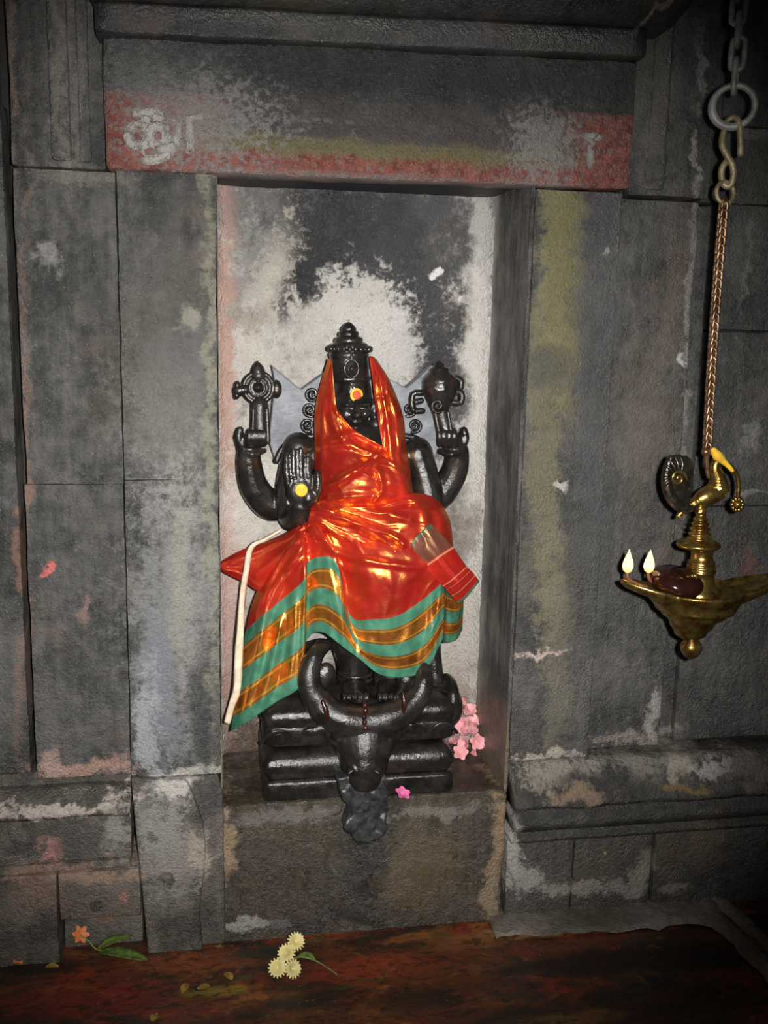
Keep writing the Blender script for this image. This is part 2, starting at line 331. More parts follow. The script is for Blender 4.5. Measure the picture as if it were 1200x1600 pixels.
def silk(name, border=False, tail=False):
    t = NT(name)
    uv = t.uv(); sp = t.sep(uv)
    fine = t.noise(900, 2, .5); n = t.noise(9, 4, .55); warp = t.noise(420, 2, .5, vec=t.scaled((1, 1, 6)))
    red = t.mix(t.ramp(n, .35, .65), (.30, .008, .007), (.46, .020, .013))
    gold_amt = t.ramp(t.noise(14, 4, .6), .35, .65, .16, .42)
    col = red
    gloss = (1.0, .42, .06)
    if border:
        v = sp[1]; e = .0025
        def band(a, b):
            return t.math('MULTIPLY', t.ramp(v, a-e, a+e), t.ramp(v, b+e, b-e))
        brn = t.mix(t.ramp(t.noise(30, 3, .5), .35, .65), (.28, .07, .015), (.48, .16, .03))
        grn = t.mix(t.ramp(t.noise(40, 3, .5), .3, .7), (.035, .15, .095), (.07, .22, .14))
        s0 = .667; L = .333
        G = [(0, .2), (.46, .66), (.86, 1.05)]; B = [(.2, .46), (.66, .86)]
        gm = None
        for a, b in G:
            m = band(s0+a*L, s0+b*L); gm = m if gm is None else t.math('MAXIMUM', gm, m)
        bm = None
        for a, b in B:
            m = band(s0+a*L, s0+b*L); bm = m if bm is None else t.math('MAXIMUM', bm, m)
        lines = None
        for c in (.235, .425, .69, .83):
            m = band(s0+(c-.012)*L, s0+(c+.012)*L); lines = m if lines is None else t.math('MAXIMUM', lines, m)
        col = t.mix(bm, col, brn); col = t.mix(lines, col, (.75, .42, .06)); col = t.mix(gm, col, grn)
        gold_amt = t.math('ADD', t.math('MULTIPLY', gold_amt, t.math('SUBTRACT', 1.0, t.math('MULTIPLY', gm, .93))), t.math('MULTIPLY', bm, .38))
    if tail:
        v = sp[1]
        col = t.mix(t.ramp(v, .30, .27), col, (.13, .045, .03))
        for a in (.30, .52, .66, .84):
            col = t.mix(t.math('MULTIPLY', t.ramp(v, a-.012, a), t.ramp(v, a+.014, a+.002)), col, (.55, .22, .12))
        col = t.mix(t.ramp(v, .05, .03), col, (.06, .1, .06))
        col = t.mix(t.ramp(v, .955, .965), col, (.05, .17, .1))
        gold_amt = .08
    nb = t.bump(t.math('ADD', t.math('MULTIPLY', warp, .6), fine), .12, .0008)
    nb = t.bump(t.noise(45, 3, .6), .25, .006, nb)
    d = t.n('ShaderNodeBsdfPrincipled'); t.setin(d.inputs['Base Color'], col); d.inputs['Roughness'].default_value = .5
    t.link(nb, d.inputs['Normal']); d.inputs['Specular IOR Level'].default_value = .3
    g = t.n('ShaderNodeBsdfAnisotropic', distribution='GGX') if False else t.n('ShaderNodeBsdfGlossy')
    g.inputs['Color'].default_value = gloss+(1,); g.inputs['Roughness'].default_value = .30; t.link(nb, g.inputs['Normal'])
    mx = t.n('ShaderNodeMixShader'); t.setin(mx.inputs[0], gold_amt); t.link(d.outputs[0], mx.inputs[1]); t.link(g.outputs[0], mx.inputs[2])
    t.link(mx.outputs[0], t.out.inputs[0])
    return t.m
MAT['silk'] = silk('red_gold_silk'); MAT['silk_border'] = silk('red_silk_green_gold_border', border=True); MAT['silk_tail'] = silk('folded_silk_tail', tail=True)
MAT['cord'] = simple('cream_cotton', (.72, .60, .45), .8, bump=.4, bscale=300)
def brass_mat():
    t = NT('oily_brass'); n = t.noise(35, 5, .65); n2 = t.noise(160, 4, .6)
    col = t.mix(t.ramp(n, .35, .65), (.16, .085, .02), (.50, .34, .10))
    col = t.mix(t.ramp(t.noise(22, 4, .6), .58, .72, 0, .8), col, (.03, .024, .012))
    t.pbr(col, t.ramp(n, .3, .7, .32, .22), .92, .5, t.bump(n2, .3, .002)); return t.m
MAT['brass'] = brass_mat()
MAT['dark_brass'] = simple('blackened_brass', (.10, .085, .07), .3, .85, bump=.4, var=.5)
MAT['chain_brass'] = simple('tarnished_copper', (.32, .19, .11), .35, .8, bump=.3, var=.6)
MAT['iron'] = simple('dull_grey_iron', (.34, .34, .31), .5, .3, bump=.5, var=.35)
MAT['hook'] = simple('yellowed_iron', (.34, .28, .16), .5, .4, bump=.5, var=.45)
MAT['oil'] = simple('dark_lamp_oil_cup', (.022, .007, .005), .12, 0, spec=.8, var=.3)
MAT['turmeric'] = simple('turmeric_paste', (.85, .50, .03), .7, bump=.5, bscale=150)
MAT['kumkum'] = simple('vermilion_paste', (.75, .09, .03), .75, bump=.5, bscale=150)
MAT['pink'] = simple('pink_petal', (.90, .42, .45), .6, var=.25); MAT['magenta'] = simple('magenta_petal', (.85, .18, .42), .6, var=.3)
MAT['orange'] = simple('orange_petal', (.85, .26, .08), .6, var=.3); MAT['yellow'] = simple('pale_yellow_petal', (.90, .80, .35), .6, var=.2)
MAT['leaf'] = simple('green_leaf', (.17, .25, .055), .4, var=.6); MAT['stem'] = simple('green_stem', (.2, .24, .08), .5)
MAT['wick'] = simple('burnt_wick', (.16, .06, .03), .5, bump=.5)
MAT['oldpetal'] = simple('ochre_petal', (.40, .25, .05), .5, var=.4)
def flame_mat():
    t = NT('flame'); tc = t.n('ShaderNodeTexCoord').outputs['Generated']; z = t.sep(tc)[2]
    col = t.mix(t.ramp(z, .0, .35), (1, .30, .05), (1, .78, .36))
    e = t.n('ShaderNodeEmission'); t.link(col, e.inputs[0]); e.inputs[1].default_value = 2.3
    t.link(e.outputs[0], t.out.inputs[0]); return t.m
MAT['flame'] = flame_mat()
def paint_mat():
    t = NT('faded_white_paint'); n = t.noise(55, 5, .7); n2 = t.noise(200, 3, .6)
    p = t.pbr(t.mix(n, (.24, .23, .21), (.42, .40, .37)), .4, 0, .5, t.bump(t.math('ADD', n, n2), .9, .006))
    tr = t.n('ShaderNodeBsdfTransparent'); mx = t.n('ShaderNodeMixShader')
    x = t.sep()[0]
    fade = t.math('MULTIPLY', t.ramp(x, -.40, -.30), t.ramp(x, .42, .32))
    f = t.math('ADD', t.ramp(n, .38, .52, 0, .85), t.math('MULTIPLY', fade, -.72), clamp=True)
    t.link(f, mx.inputs[0]); t.link(tr.outputs[0], mx.inputs[1]); t.link(p.outputs[0], mx.inputs[2]); t.link(mx.outputs[0], t.out.inputs[0])
    return t.m
MAT['paint'] = paint_mat()

# ------------------------------------------------------------------ mesh helpers
def link(name, me, mat=None, parent=None, smooth=True):
    if mat is not None and not me.materials: me.materials.append(MAT[mat] if isinstance(mat, str) else mat)
    if smooth:
        me.polygons.foreach_set('use_smooth', [True]*len(me.polygons))
    me.update()
    o = bpy.data.objects.new(name, me); COL.objects.link(o)
    if parent is not None: o.parent = parent
    return o
def tag(o, label=None, cat=None, group=None, kind=None):
    if label: o['label'] = label
    if cat: o['category'] = cat
    if group: o['group'] = group
    if kind: o['kind'] = kind
    return o
def empty(name, loc=(0, 0, 0)):
    o = bpy.data.objects.new(name, None); COL.objects.link(o); o.location = loc; o.empty_display_size = .05
    return o
def under(o, root):              # parent a world-space mesh to an empty that stands elsewhere
    o.parent = root; o.matrix_parent_inverse = Matrix.Translation(-Vector(root.location)); return o

class MB:
    def __init__(s): s.v = []; s.f = []
    def add(s, v, f):
        n = len(s.v); s.v += [tuple(x) for x in v]; s.f += [tuple(i+n for i in q) for q in f]; return s
    def ell(s, c, r, rot=None, nu=20, nv=12):
        if isinstance(r, (int, float)): r = (r, r, r)
        c = Vector(c); V = []; F = []
        Rm = rot.to_matrix() if isinstance(rot, Quaternion) else rot
        def pt(x, y, z):
            p = Vector((x*r[0], y*r[1], z*r[2])); return c + (Rm @ p if Rm else p)
        V.append(pt(0, 0, 1))
        for i in range(1, nv):
            a = math.pi*i/nv
            for j in range(nu):
                b = 2*math.pi*j/nu; V.append(pt(math.sin(a)*math.cos(b), math.sin(a)*math.sin(b), math.cos(a)))
        V.append(pt(0, 0, -1)); L = len(V)-1
        for j in range(nu):
            k = (j+1) % nu
            F.append((0, 1+j, 1+k)); F.append((L, L-nu+k, L-nu+j))
            for i in range(nv-2):
                F.append((1+i*nu+j, 1+(i+1)*nu+j, 1+(i+1)*nu+k, 1+i*nu+k))
        return s.add(V, F)
    def tube(s, pts, rad, seg=12, sub=4, flat=None, round_ends=True, closed=False):
        pts = [Vector(p) for p in pts]; n = len(pts)
        if isinstance(rad, (int, float)): rad = [rad]*n
        P = []; R = []
        m = n if closed else n-1
        for i in range(m):
            g = (lambda k: pts[k % n]) if closed else (lambda k: pts[min(max(k, 0), n-1)])
            h = (lambda k: rad[k % n]) if closed else (lambda k: rad[min(max(k, 0), n-1)])
            for k in range(sub):
                t = k/sub; P.append(cr(g(i-1), g(i), g(i+1), g(i+2), t)); R.append(h(i)*(1-t)+h(i+1)*t)
        if not closed: P.append(pts[-1]); R.append(rad[-1])
        if round_ends and not closed:
            d0 = (P[0]-P[1]).normalized(); d1 = (P[-1]-P[-2]).normalized()
            a, b = P[0], P[-1]; ra, rb = R[0], R[-1]
            P = [a+d0*ra*.95, a+d0*ra*.75, a+d0*ra*.4]+P+[b+d1*rb*.4, b+d1*rb*.75, b+d1*rb*.95]
            R = [ra*.25, ra*.66, ra*.92]+R+[rb*.92, rb*.66, rb*.25]
        V = []; F = []; N = len(P); prev = None
        for i in range(N):
            t = (P[(i+1) % N]-P[i-1]) if closed else (P[min(i+1, N-1)]-P[max(i-1, 0)])
            t.normalize()
            if prev is None:
                u = t.orthogonal().normalized() if flat is None else (Vector(flat)-t*Vector(flat).dot(t)).normalized()
            else:
                u = (prev - t*prev.dot(t)).normalized()
            prev = u; w = t.cross(u)
            for j in range(seg):
                a = 2*math.pi*j/seg
                V.append(P[i]+(u*math.cos(a)+w*math.sin(a))*R[i])
        K = N if closed else N-1
        for i in range(K):
            for j in range(seg):
                k = (j+1) % seg; i2 = (i+1) % N
                F.append((i*seg+j, i*seg+k, i2*seg+k, i2*seg+j))
        if not closed:
            F.append(tuple(range(seg-1, -1, -1))); F.append(tuple(range((N-1)*seg, N*seg)))
        return s.add(V, F)
    def lathe(s, c, prof, seg=28, axis=None):
        """prof: list of (r, h) along +z (or axis) from c"""
        c = Vector(c); q = Vector((0, 0, 1)).rotation_difference(Vector(axis).normalized()) if axis is not None else Quaternion()
        V = []; F = []
        for r, h in prof:
            for j in range(seg):
                a = 2*math.pi*j/seg; V.append(c + q @ Vector((r*math.cos(a), r*math.sin(a), h)))
        for i in range(len(prof)-1):
            for j in range(seg):
                k = (j+1) % seg; F.append((i*seg+j, i*seg+k, (i+1)*seg+k, (i+1)*seg+j))
        F.append(tuple(range(seg-1, -1, -1))); F.append(tuple(range((len(prof)-1)*seg, len(prof)*seg)))
        return s.add(V, F)
    def prism(s, front, back):
        n = len(front)
        F = [tuple(range(n)), tuple(range(2*n-1, n-1, -1))]+[(i, i+n, (i+1) % n+n, (i+1) % n) for i in range(n)]
        return s.add(list(front)+list(back), F)
    def mesh(s, name='m'):
        me = bpy.data.meshes.new(name); me.from_pydata(s.v, [], s.f); me.validate(); return me
    def obj(s, name, mat, parent=None, smooth=True, fix=True):
        me = s.mesh(name)
        if fix:
            b = bmesh.new(); b.from_mesh(me); bmesh.ops.recalc_face_normals(b, faces=b.faces); b.to_mesh(me); b.free()
        o = link(name, me, mat, None, smooth)
        if parent is not None: under(o, parent)
        return o

def cr(a, b, c, d, t):
    return 0.5*((2*b)+(c-a)*t+(2*a-5*b+4*c-d)*t*t+(3*b-a-3*c+d)*t*t*t)

def remeshed(mb, voxel, smooth_it=2, name='m'):
    me = mb.mesh(name); o = bpy.data.objects.new('tmp_remesh', me); COL.objects.link(o)
    r = o.modifiers.new('r', 'REMESH'); r.mode = 'VOXEL'; r.voxel_size = voxel; r.use_smooth_shade = True
    if smooth_it:
        sm = o.modifiers.new('s', 'SMOOTH'); sm.factor = .5; sm.iterations = smooth_it
    dg = bpy.context.evaluated_depsgraph_get(); dg.update()
    out = bpy.data.meshes.new_from_object(o.evaluated_get(dg)); out.name = name
    bpy.data.objects.remove(o); bpy.data.meshes.remove(me)
    return out

def bevelled(o, w, seg=2, ang=35):
    b = o.modifiers.new('bevel', 'BEVEL'); b.width = w; b.segments = seg; b.limit_method = 'ANGLE'; b.angle_limit = math.radians(ang); return o

def axis_pts(a, b, r, step):
    L = b-a; r = min(r, L*.3); n = max(1, int((L-2*r)/step))
    return np.array([a, a+.3*r]+list(np.linspace(a+r, b-r, n+1))+[b-.3*r, b])

def block(name, x0, x1, y0, y1, z0, z1, mat='stone', parent=None, r=.0038, amp=.0025, step=.022, seed=None, warp=None):
    """a dressed stone block: rounded edges, chipped arrises, uneven faces"""
    seed = seed if seed is not None else rng.randrange(9999)
    X, Y, Z = axis_pts(x0, x1, r, step), axis_pts(y0, y1, r, step*2), axis_pts(z0, z1, r, step)
    idx = {}; V = []; F = []
    def vid(i, j, k):
        q = (i, j, k)
        if q not in idx:
            idx[q] = len(V); V.append((X[i], Y[j], Z[k]))
        return idx[q]
    nx, ny, nz = len(X)-1, len(Y)-1, len(Z)-1
    for i in range(nx):
        for k in range(nz):
            F.append((vid(i, 0, k), vid(i+1, 0, k), vid(i+1, 0, k+1), vid(i, 0, k+1)))
            F.append((vid(i, ny, k), vid(i, ny, k+1), vid(i+1, ny, k+1), vid(i+1, ny, k)))
    for j in range(ny):
        for k in range(nz):
            F.append((vid(0, j, k), vid(0, j, k+1), vid(0, j+1, k+1), vid(0, j+1, k)))
            F.append((vid(nx, j, k), vid(nx, j+1, k), vid(nx, j+1, k+1), vid(nx, j, k+1)))
        for i in range(nx):
            F.append((vid(i, j, 0), vid(i, j+1, 0), vid(i+1, j+1, 0), vid(i+1, j, 0)))
            F.append((vid(i, j, nz), vid(i+1, j, nz), vid(i+1, j+1, nz), vid(i, j+1, nz)))
    P = np.array(V)
    lo = np.array([x0, y0, z0]); hi = np.array([x1, y1, z1])
    rr = np.minimum(r*(1+.9*np.clip(fbm(P, 26, seed, 3), -1, 1)), .45*np.min(hi-lo))[:, None]
    Q = np.clip(P, lo+rr, hi-rr); D = P-Q; L = np.linalg.norm(D, axis=1, keepdims=True); L[L < 1e-9] = 1
    Nn = D/L
    P2 = np.where(np.linalg.norm(D, axis=1, keepdims=True) > 1e-9, Q+Nn*rr, P)
    P2 = P2+Nn*(amp*fbm(P, 9, seed+5, 3)+amp*.5*fbm(P, 45, seed+9, 2))[:, None]
    if warp: P2 = warp(P2)
    me = bpy.data.meshes.new(name); me.from_pydata(P2.tolist(), [], F)
    return link(name, me, mat, parent)

# ------------------------------------------------------------------ the setting
g = .0022
wl = tag(empty('wall_left'), 'soot-grey stone pilasters left of the niche', kind='structure')
MAT['soffit'] = simple('shade_black_soffit', (.018, .018, .018), .6, bump=.6, bscale=60, var=.5)  # shade under the niche ceiling painted in as a near-black stone colour
wr = tag(empty('wall_right'), 'soot-grey stone pilasters right of the niche behind the hanging lamp', kind='structure')
wb = tag(empty('wall_back'), 'whitened, soot-streaked stone niche around the black idol', kind='structure')
BL = lambda *a, **k: block('stone_block', *a, **k)
# backing behind every joint
MAT['joint'] = simple('dark_joint', (.02, .019, .018), .9)
for (x0, x1, par) in ((-1.6, -.335, wl), (.295, 1.6, wr)):
    b = block('backing_stone', x0, x1, .12, .34, -.02, 2.2, 'joint', par, r=.004, amp=0, step=.4)
# left pilasters
BL(-.492, -.319, 0, .30, .9652, 1.517, parent=wl, r=.0016); BL(-.493, -.319, .0, .30, .372, .965, parent=wl, r=.0016)
BL(-.669, -.4955, .018, .2, .9552, 1.516, parent=wl, r=.0016); BL(-.674, -.4965, .018, .2, .372, .955, parent=wl, r=.0016)
BL(-.670, -.512, .02, .2, 1.521, 2.1, parent=wl)
BL(-.604, -.568, .008, .05, 1.53, 2.1, parent=wl, r=.01); BL(-.556, -.535, .012, .05, 1.53, 2.1, parent=wl, r=.008)
BL(-1.3, -.691, .045, .2, .372, 1.632, parent=wl)
BL(-1.3, -.700, .075, .2, 1.636, 2.1, parent=wl)
# right pilasters
BL(.2795, .4535, 0, .30, .362, 1.519, parent=wr)
block('reveal_stone', .272, .2793, .006, .30, .285, 1.545, 'reveal', wb, r=.002)
block('reveal_stone', -.3189, -.3168, .006, .27, .285, 1.545, 'reveal', wb, r=.002)
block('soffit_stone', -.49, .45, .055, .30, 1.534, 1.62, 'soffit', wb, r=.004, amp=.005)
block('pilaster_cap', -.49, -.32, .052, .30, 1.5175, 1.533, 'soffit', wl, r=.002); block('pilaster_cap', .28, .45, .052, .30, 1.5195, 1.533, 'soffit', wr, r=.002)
BL(.457, .623, .02, .2, .372, 1.512, parent=wr)
BL(.473, .640, .02, .2, 1.519, 2.1, parent=wr); BL(.505, .545, .012, .05, 1.53, 2.1, parent=wr, r=.01)
BL(.620, .70, .06, .2, .372, 1.51, parent=wr); BL(.640, .70, .05, .2, 1.515, 2.1, parent=wr)
for z0, z1 in ((.372, .896), (.899, 1.262), (1.265, 1.512), (1.515, 1.66), (1.663, 2.1)):
    BL(.668, 1.4, .04, .2, z0, z1, parent=wr)
# faces of the niche
def grid_panel(name, x0, x1, z0, z1, fn, mat, parent, nx, nz):
    xs = np.linspace(x0, x1, nx+1); zs = np.linspace(z0, z1, nz+1)
    XX, ZZ = np.meshgrid(xs, zs); P = np.stack([XX.ravel(), np.zeros(XX.size), ZZ.ravel()], 1)
    P[:, 1] = fn(P)
    F = [(j*(nx+1)+i, j*(nx+1)+i+1, (j+1)*(nx+1)+i+1, (j+1)*(nx+1)+i) for j in range(nz) for i in range(nx)]
    me = bpy.data.meshes.new(name); me.from_pydata(P.tolist(), [], F); o = link(name, me, mat, parent)
    s = o.modifiers.new('thick', 'SOLIDIFY'); s.thickness = .04; s.offset = -1
    return o
def back_y(P):
    y = .27+.0035*fbm(P, 8, 3, 4)+.0015*fbm(P, 50, 8, 2)
    y -= .035*np.clip((P[:, 0]-.232)/.05, 0, 1)**2          # cove into the right corner
    y -= .012*np.clip((-.296-P[:, 0])/.02, 0, 1)**2
    e = ((P[:, 0]+.12)/.09)+((P[:, 2]-1.30)/.12)*-.6
    y += .004*(1/(1+np.exp(-(P[:, 0]+.20-(P[:, 2]-1.25)*.45+.012*fbm(P, 20, 4))/.004)))*(P[:, 2] > 1.15)
    return y
grid_panel('niche_back', -.325, .284, .285, 1.56, back_y, 'niche_back', wb, 120, 240)
# lintel
lint = block('trim_1', -.507, .457, -.02, .052, 1.521, 1.742, 'lintel', None, r=.007, amp=.003, step=.016,
             warp=lambda P: P+np.stack([0*P[:, 0], 0*P[:, 0], .009*(P[:, 0]/.48)*(P[:, 2] > 1.6)+.004*(P[:, 0]/.48)*(P[:, 2] <= 1.6)], 1))
tag(lint, 'stone lintel over the niche with a faded red band and white Tamil letters', kind='structure')
# painted letters, thin paint standing a hair off the stone
def stroke(name, pts, w, parent, closed=False):
    pts = [at(x, y, -.0225) for x, y in pts]
    mb = MB(); n = len(pts); P = []
    m = n if closed else n-1
    for i in range(m):
        gk = (lambda k: pts[k % n]) if closed else (lambda k: pts[min(max(k, 0), n-1)])
        for k in range(5): P.append(cr(gk(i-1), gk(i), gk(i+1), gk(i+2), k/5))
    if not closed: P.append(pts[-1])
    N = len(P); V = []; F = []
    for i in range(N):
        t = (P[(i+1) % N]-P[i-1]) if closed else (P[min(i+1, N-1)]-P[max(i-1, 0)])
        t.y = 0; t.normalize(); nn = Vector((-t.z, 0, t.x))*w*mpp(-.02)/2
        for sgn in (-1, 1):
            for yy in (0, .002): V.append(P[i]+nn*sgn+Vector((0, yy, 0)))
    for i in range(N if closed else N-1):
        a, b = i*4, ((i+1) % N)*4
        for p, q in ((0, 2), (2, 3), (3, 1), (1, 0)): F.append((a+p, a+q, b+q, b+p))
    if not closed: F += [(0, 1, 3, 2), (N*4-4, N*4-2, N*4-1, N*4-3)]
    mb.add(V, F); return mb
def letter(strokes, w):
    mb = MB()
    for i_, st in enumerate(strokes):
        s = stroke('s', st[0], w, None, st[1]); mb.add([Vector(v)-Vector((0, .0004*i_, 0)) for v in s.v], s.f)
    o = mb.obj('painted_letter', 'paint', lint); return o
letter([([(207, 175), (254, 174)], False), ([(228, 180), (226, 196)], False), ([(240, 178), (252, 190)], False),
        ([(232, 212), (228, 224), (217, 227), (204, 222), (201, 210), (207, 199), (218, 196), (229, 201)], True), ([(260, 211), (256, 224), (246, 227), (236, 222), (233, 211), (238, 200), (247, 197), (257, 201)], True),
        ([(216, 228), (220, 243), (236, 250), (256, 244), (270, 232), (275, 214), (275, 180)], False), ([(246, 228), (258, 232), (274, 228)], False)], 14)
letter([([(297, 180), (297, 240)], False), ([(297, 182), (318, 184)], False)], 12)
letter([([(350, 188), (392, 190)], False), ([(372, 190), (372, 235)], False), ([(372, 212), (356, 208), (350, 220), (360, 230), (385, 226), (396, 212)], False)], 9)
letter([([(455, 186), (520, 189)], False), ([(484, 188), (484, 222)], False), ([(484, 206), (466, 204), (462, 216), (474, 222), (506, 216)], False)], 8)
letter([([(530, 190), (566, 192)], False), ([(552, 192), (552, 226)], False)], 8)
letter([([(836, 250), (828, 236), (836, 220), (850, 220), (856, 234), (852, 250), (862, 228), (874, 216), (888, 222), (892, 244), (892, 264)], False),
        ([(876, 212), (942, 214)], False), ([(924, 216), (922, 262)], False), ([(888, 182), (896, 184)], False)], 12)
# cornice
def extrude_x(name, prof, x0, x1, mat, parent=None, step=.03, amp=.002, seed=1, bend=None):
    nx = max(2, int((x1-x0)/step)); xs = np.linspace(x0, x1, nx+1); prof = np.array(prof); n = len(prof)
    # refine the profile
    pp = []
    for i in range(n):
        a, b = prof[i], prof[(i+1) % n]; k = max(1, int(np.linalg.norm(b-a)/.018))
        pp += [a+(b-a)*t/k for t in range(k)]
    pp = np.array(pp); m = len(pp)
    P = np.array([(x, p[0], p[1]) for x in xs for p in pp])
    d = np.stack([fbm(P, 12, seed, 3)*amp*.5, fbm(P, 14, seed+3, 3)*amp, fbm(P, 14, seed+7, 3)*amp], 1); P = P+d
    if bend: P = bend(P)
    F = [(i*m+j, i*m+(j+1) % m, (i+1)*m+(j+1) % m, (i+1)*m+j) for i in range(nx) for j in range(m)]
    F += [tuple(range(m-1, -1, -1)), tuple(range(nx*m, nx*m+m))]
    mb = MB(); mb.add(P.tolist(), F); o = mb.obj(name, mat, None)
    if parent is not None: o.parent = parent
    return o
co = tag(empty('trim_2'), 'dark overhanging stone cornice above the painted lintel', kind='structure')
tilt = lambda P: P+np.stack([0*P[:, 0], 0*P[:, 0], .011*P[:, 0]/.48], 1)
extrude_x('fillet_moulding', [(.2, 1.742), (-.046, 1.742), (-.052, 1.747), (-.053, 1.76), (-.052, 1.785), (-.049, 1.79), (.2, 1.79)], -.516, .459, 'cornice', co, bend=tilt)
kap = [(.2, 1.792), (-.058, 1.792), (-.075, 1.80), (-.10, 1.822), (-.13, 1.85), (-.15, 1.89), (-.155, 1.93), (-.13, 2.0), (-.05, 2.1), (.2, 2.12)]
def kend(P):
    P = tilt(P); k = np.clip((P[:, 2]-1.80)/.25, 0, 1)
    P[:, 0] += np.where(P[:, 0] > .3, k*.14*np.clip((P[:, 0]-.3)/.2, 0, 1), 0); return P
extrude_x('curved_eave', kap, -.522, .50, 'cornice', co, bend=kend)
# ledge under the idol
ledge = block('ledge_stone', -.3185, .2785, .003, .30, -.02, .295, 'ledge', wb, r=.010, amp=.004, step=.014)
# left base
bl = tag(empty('trim_3'), 'patched stone base blocks at the foot of the left pilasters', kind='structure')
def outline(name, pts, Yf, Yb, mat, parent, bev=.006):
    f = [at(x, y, Yf) for x, y in pts]; b = [Vector((p.x, Yb, p.z)) for p in f]
    o = MB().prism(f, b).obj(name, mat, None, smooth=False); o.parent = parent; bevelled(o, bev, 3); return o
outline('pilaster_foot', [(204, 1216), (240, 1219), (292, 1222), (304, 1250), (318, 1290), (322, 1330), (317, 1380), (312, 1430), (318, 1490), (232, 1500), (222, 1400), (212, 1300)], -.016, .2, 'base', bl)
outline('pilaster_foot', [(285, 1217), (340, 1210), (349, 1240), (352, 1400), (352, 1500), (300, 1500), (300, 1240)], .0, .2, 'base', bl)
BLB = lambda *a, **k: block('base_block', *a, mat='base', parent=bl, **k)
BLB(-1.3, -.497, .05, .2, .33, .371)
extrude_x('ledge_moulding', [(.2, .345), (.03, .345), (-.002, .322), (-.012, .312), (-.010, .30), (.2, .30)], -1.3, -.497, 'base', bl, amp=.004)
BLB(-1.3, -.497, -.006, .2, .205, .299, amp=.004); BLB(-1.3, -.50, -.012, .2, .188, .204, amp=.004)
BLB(-1.3, -.640, -.018, .2, -.02, .186, amp=.004); BLB(-.637, -.481, -.018, .2, .085, .186, amp=.004); BLB(-.637, -.481, .03, .2, -.02, .083)
# right base
br = tag(empty('trim_4'), 'worn stone plinth mouldings under the right pilasters and lamp', kind='structure')
extrude_x('sloped_ledge', [(.2, .362), (.0, .360), (-.012, .352), (-.045, .296), (-.052, .285), (-.050, .274), (-.03, .270), (.2, .268)], .284, 1.5, 'plinth', br, amp=.007, step=.018)
extrude_x('roll_moulding', [(.2, .268), (-.022, .266), (-.038, .255), (-.040, .235), (-.030, .216), (-.004, .211), (.2, .208)], .29, 1.5, 'plinth', br, amp=.002)
extrude_x('thin_moulding', [(.2, .206), (.0, .205), (-.02, .200), (-.022, .186), (.2, .182)], .285, 1.5, 'plinth', br, amp=.002)
for x0, x1, y in ((.284, .434, .0), (.437, .618, .002), (.622, 1.5, -.004)):
    block('riser_stone', x0, x1, y, .2, -.02, .181, 'plinth', br, r=.004)
# floor
def floor_fn():
    xs = np.linspace(-2.2, 2.2, 181); ys = np.linspace(-2.8, .32, 141)
    XX, YY = np.meshgrid(xs, ys); P = np.stack([XX.ravel(), YY.ravel(), 0*XX.ravel()], 1)
    P[:, 2] = .004*fbm(P, 7, 2, 3)-.004
    nx, ny = 180, 140
    F = [(j*(nx+1)+i, j*(nx+1)+i+1, (j+1)*(nx+1)+i+1, (j+1)*(nx+1)+i) for j in range(ny) for i in range(nx)]
    me = bpy.data.meshes.new('floor'); me.from_pydata(P.tolist(), [], F); o = link('floor', me, 'floor'); return o
tag(floor_fn(), 'wet floor stained red, brown and green with offerings', kind='structure')
cu = tag(empty('trim_5'), 'low grey cement kerb along the plinth, turning toward the viewer', kind='structure')
def ridge(name, pts, w, h, parent):
    mb = MB(); P = []; n = len(pts); pts = [Vector(p) for p in pts]
    for i in range(n-1):
        for k in range(8): P.append(cr(pts[max(i-1, 0)], pts[i], pts[i+1], pts[min(i+2, n-1)], k/8))
    P.append(pts[-1]); V = []; F = []; N = len(P)
    prof = [(-1, -.02), (-.85, .5), (-.5, .92), (0, 1), (.5, .9), (.85, .5), (1, -.02)]
    for i in range(N):
        t = (P[min(i+1, N-1)]-P[max(i-1, 0)]).normalized(); nn = Vector((-t.y, t.x, 0))
        for a, b in prof:
            q = P[i]+nn*a*w/2+Vector((0, 0, b*h)); d = fbm(np.array([q]), 25, 6, 3)[0]
            V.append(q+Vector((0, 0, d*h*.8*(b > 0)))+nn*d*w*.25)
    m = len(prof)
    for i in range(N-1):
        for j in range(m-1): F.append((i*m+j, i*m+j+1, (i+1)*m+j+1, (i+1)*m+j))
    F += [tuple(range(m)), tuple(range((N-1)*m+m-1, (N-1)*m-1, -1))]
    mb.add(V, F); o = mb.obj(name, 'curb', None); o.parent = parent; return o
A = lambda px, py: atz(px, py, 0)
ridge('kerb', [(.25, -.012, 0), (.40, -.02, 0), (.58, -.03, 0), (.745, -.03, 0)], .105, .009, cu)
ridge('kerb', [A(1098, 1404), A(1125, 1440), A(1165, 1480), A(1215, 1530), (.80, -.5, 0)], .05, .012, cu)
ridge('kerb', [A(1098, 1398), A(1128, 1412), A(1162, 1442), A(1200, 1482), A(1250, 1530), (.86, -.5, 0)], .036, .014, cu)

# ------------------------------------------------------------------ the idol
idol = empty('stone_idol', (-.03, .13, .295))
tag(idol, 'black oiled stone idol of a four-armed goddess standing on a buffalo head', 'statue')
S = lambda px, py, Y: at(px, py, Y)
q = .00132
b = MB()
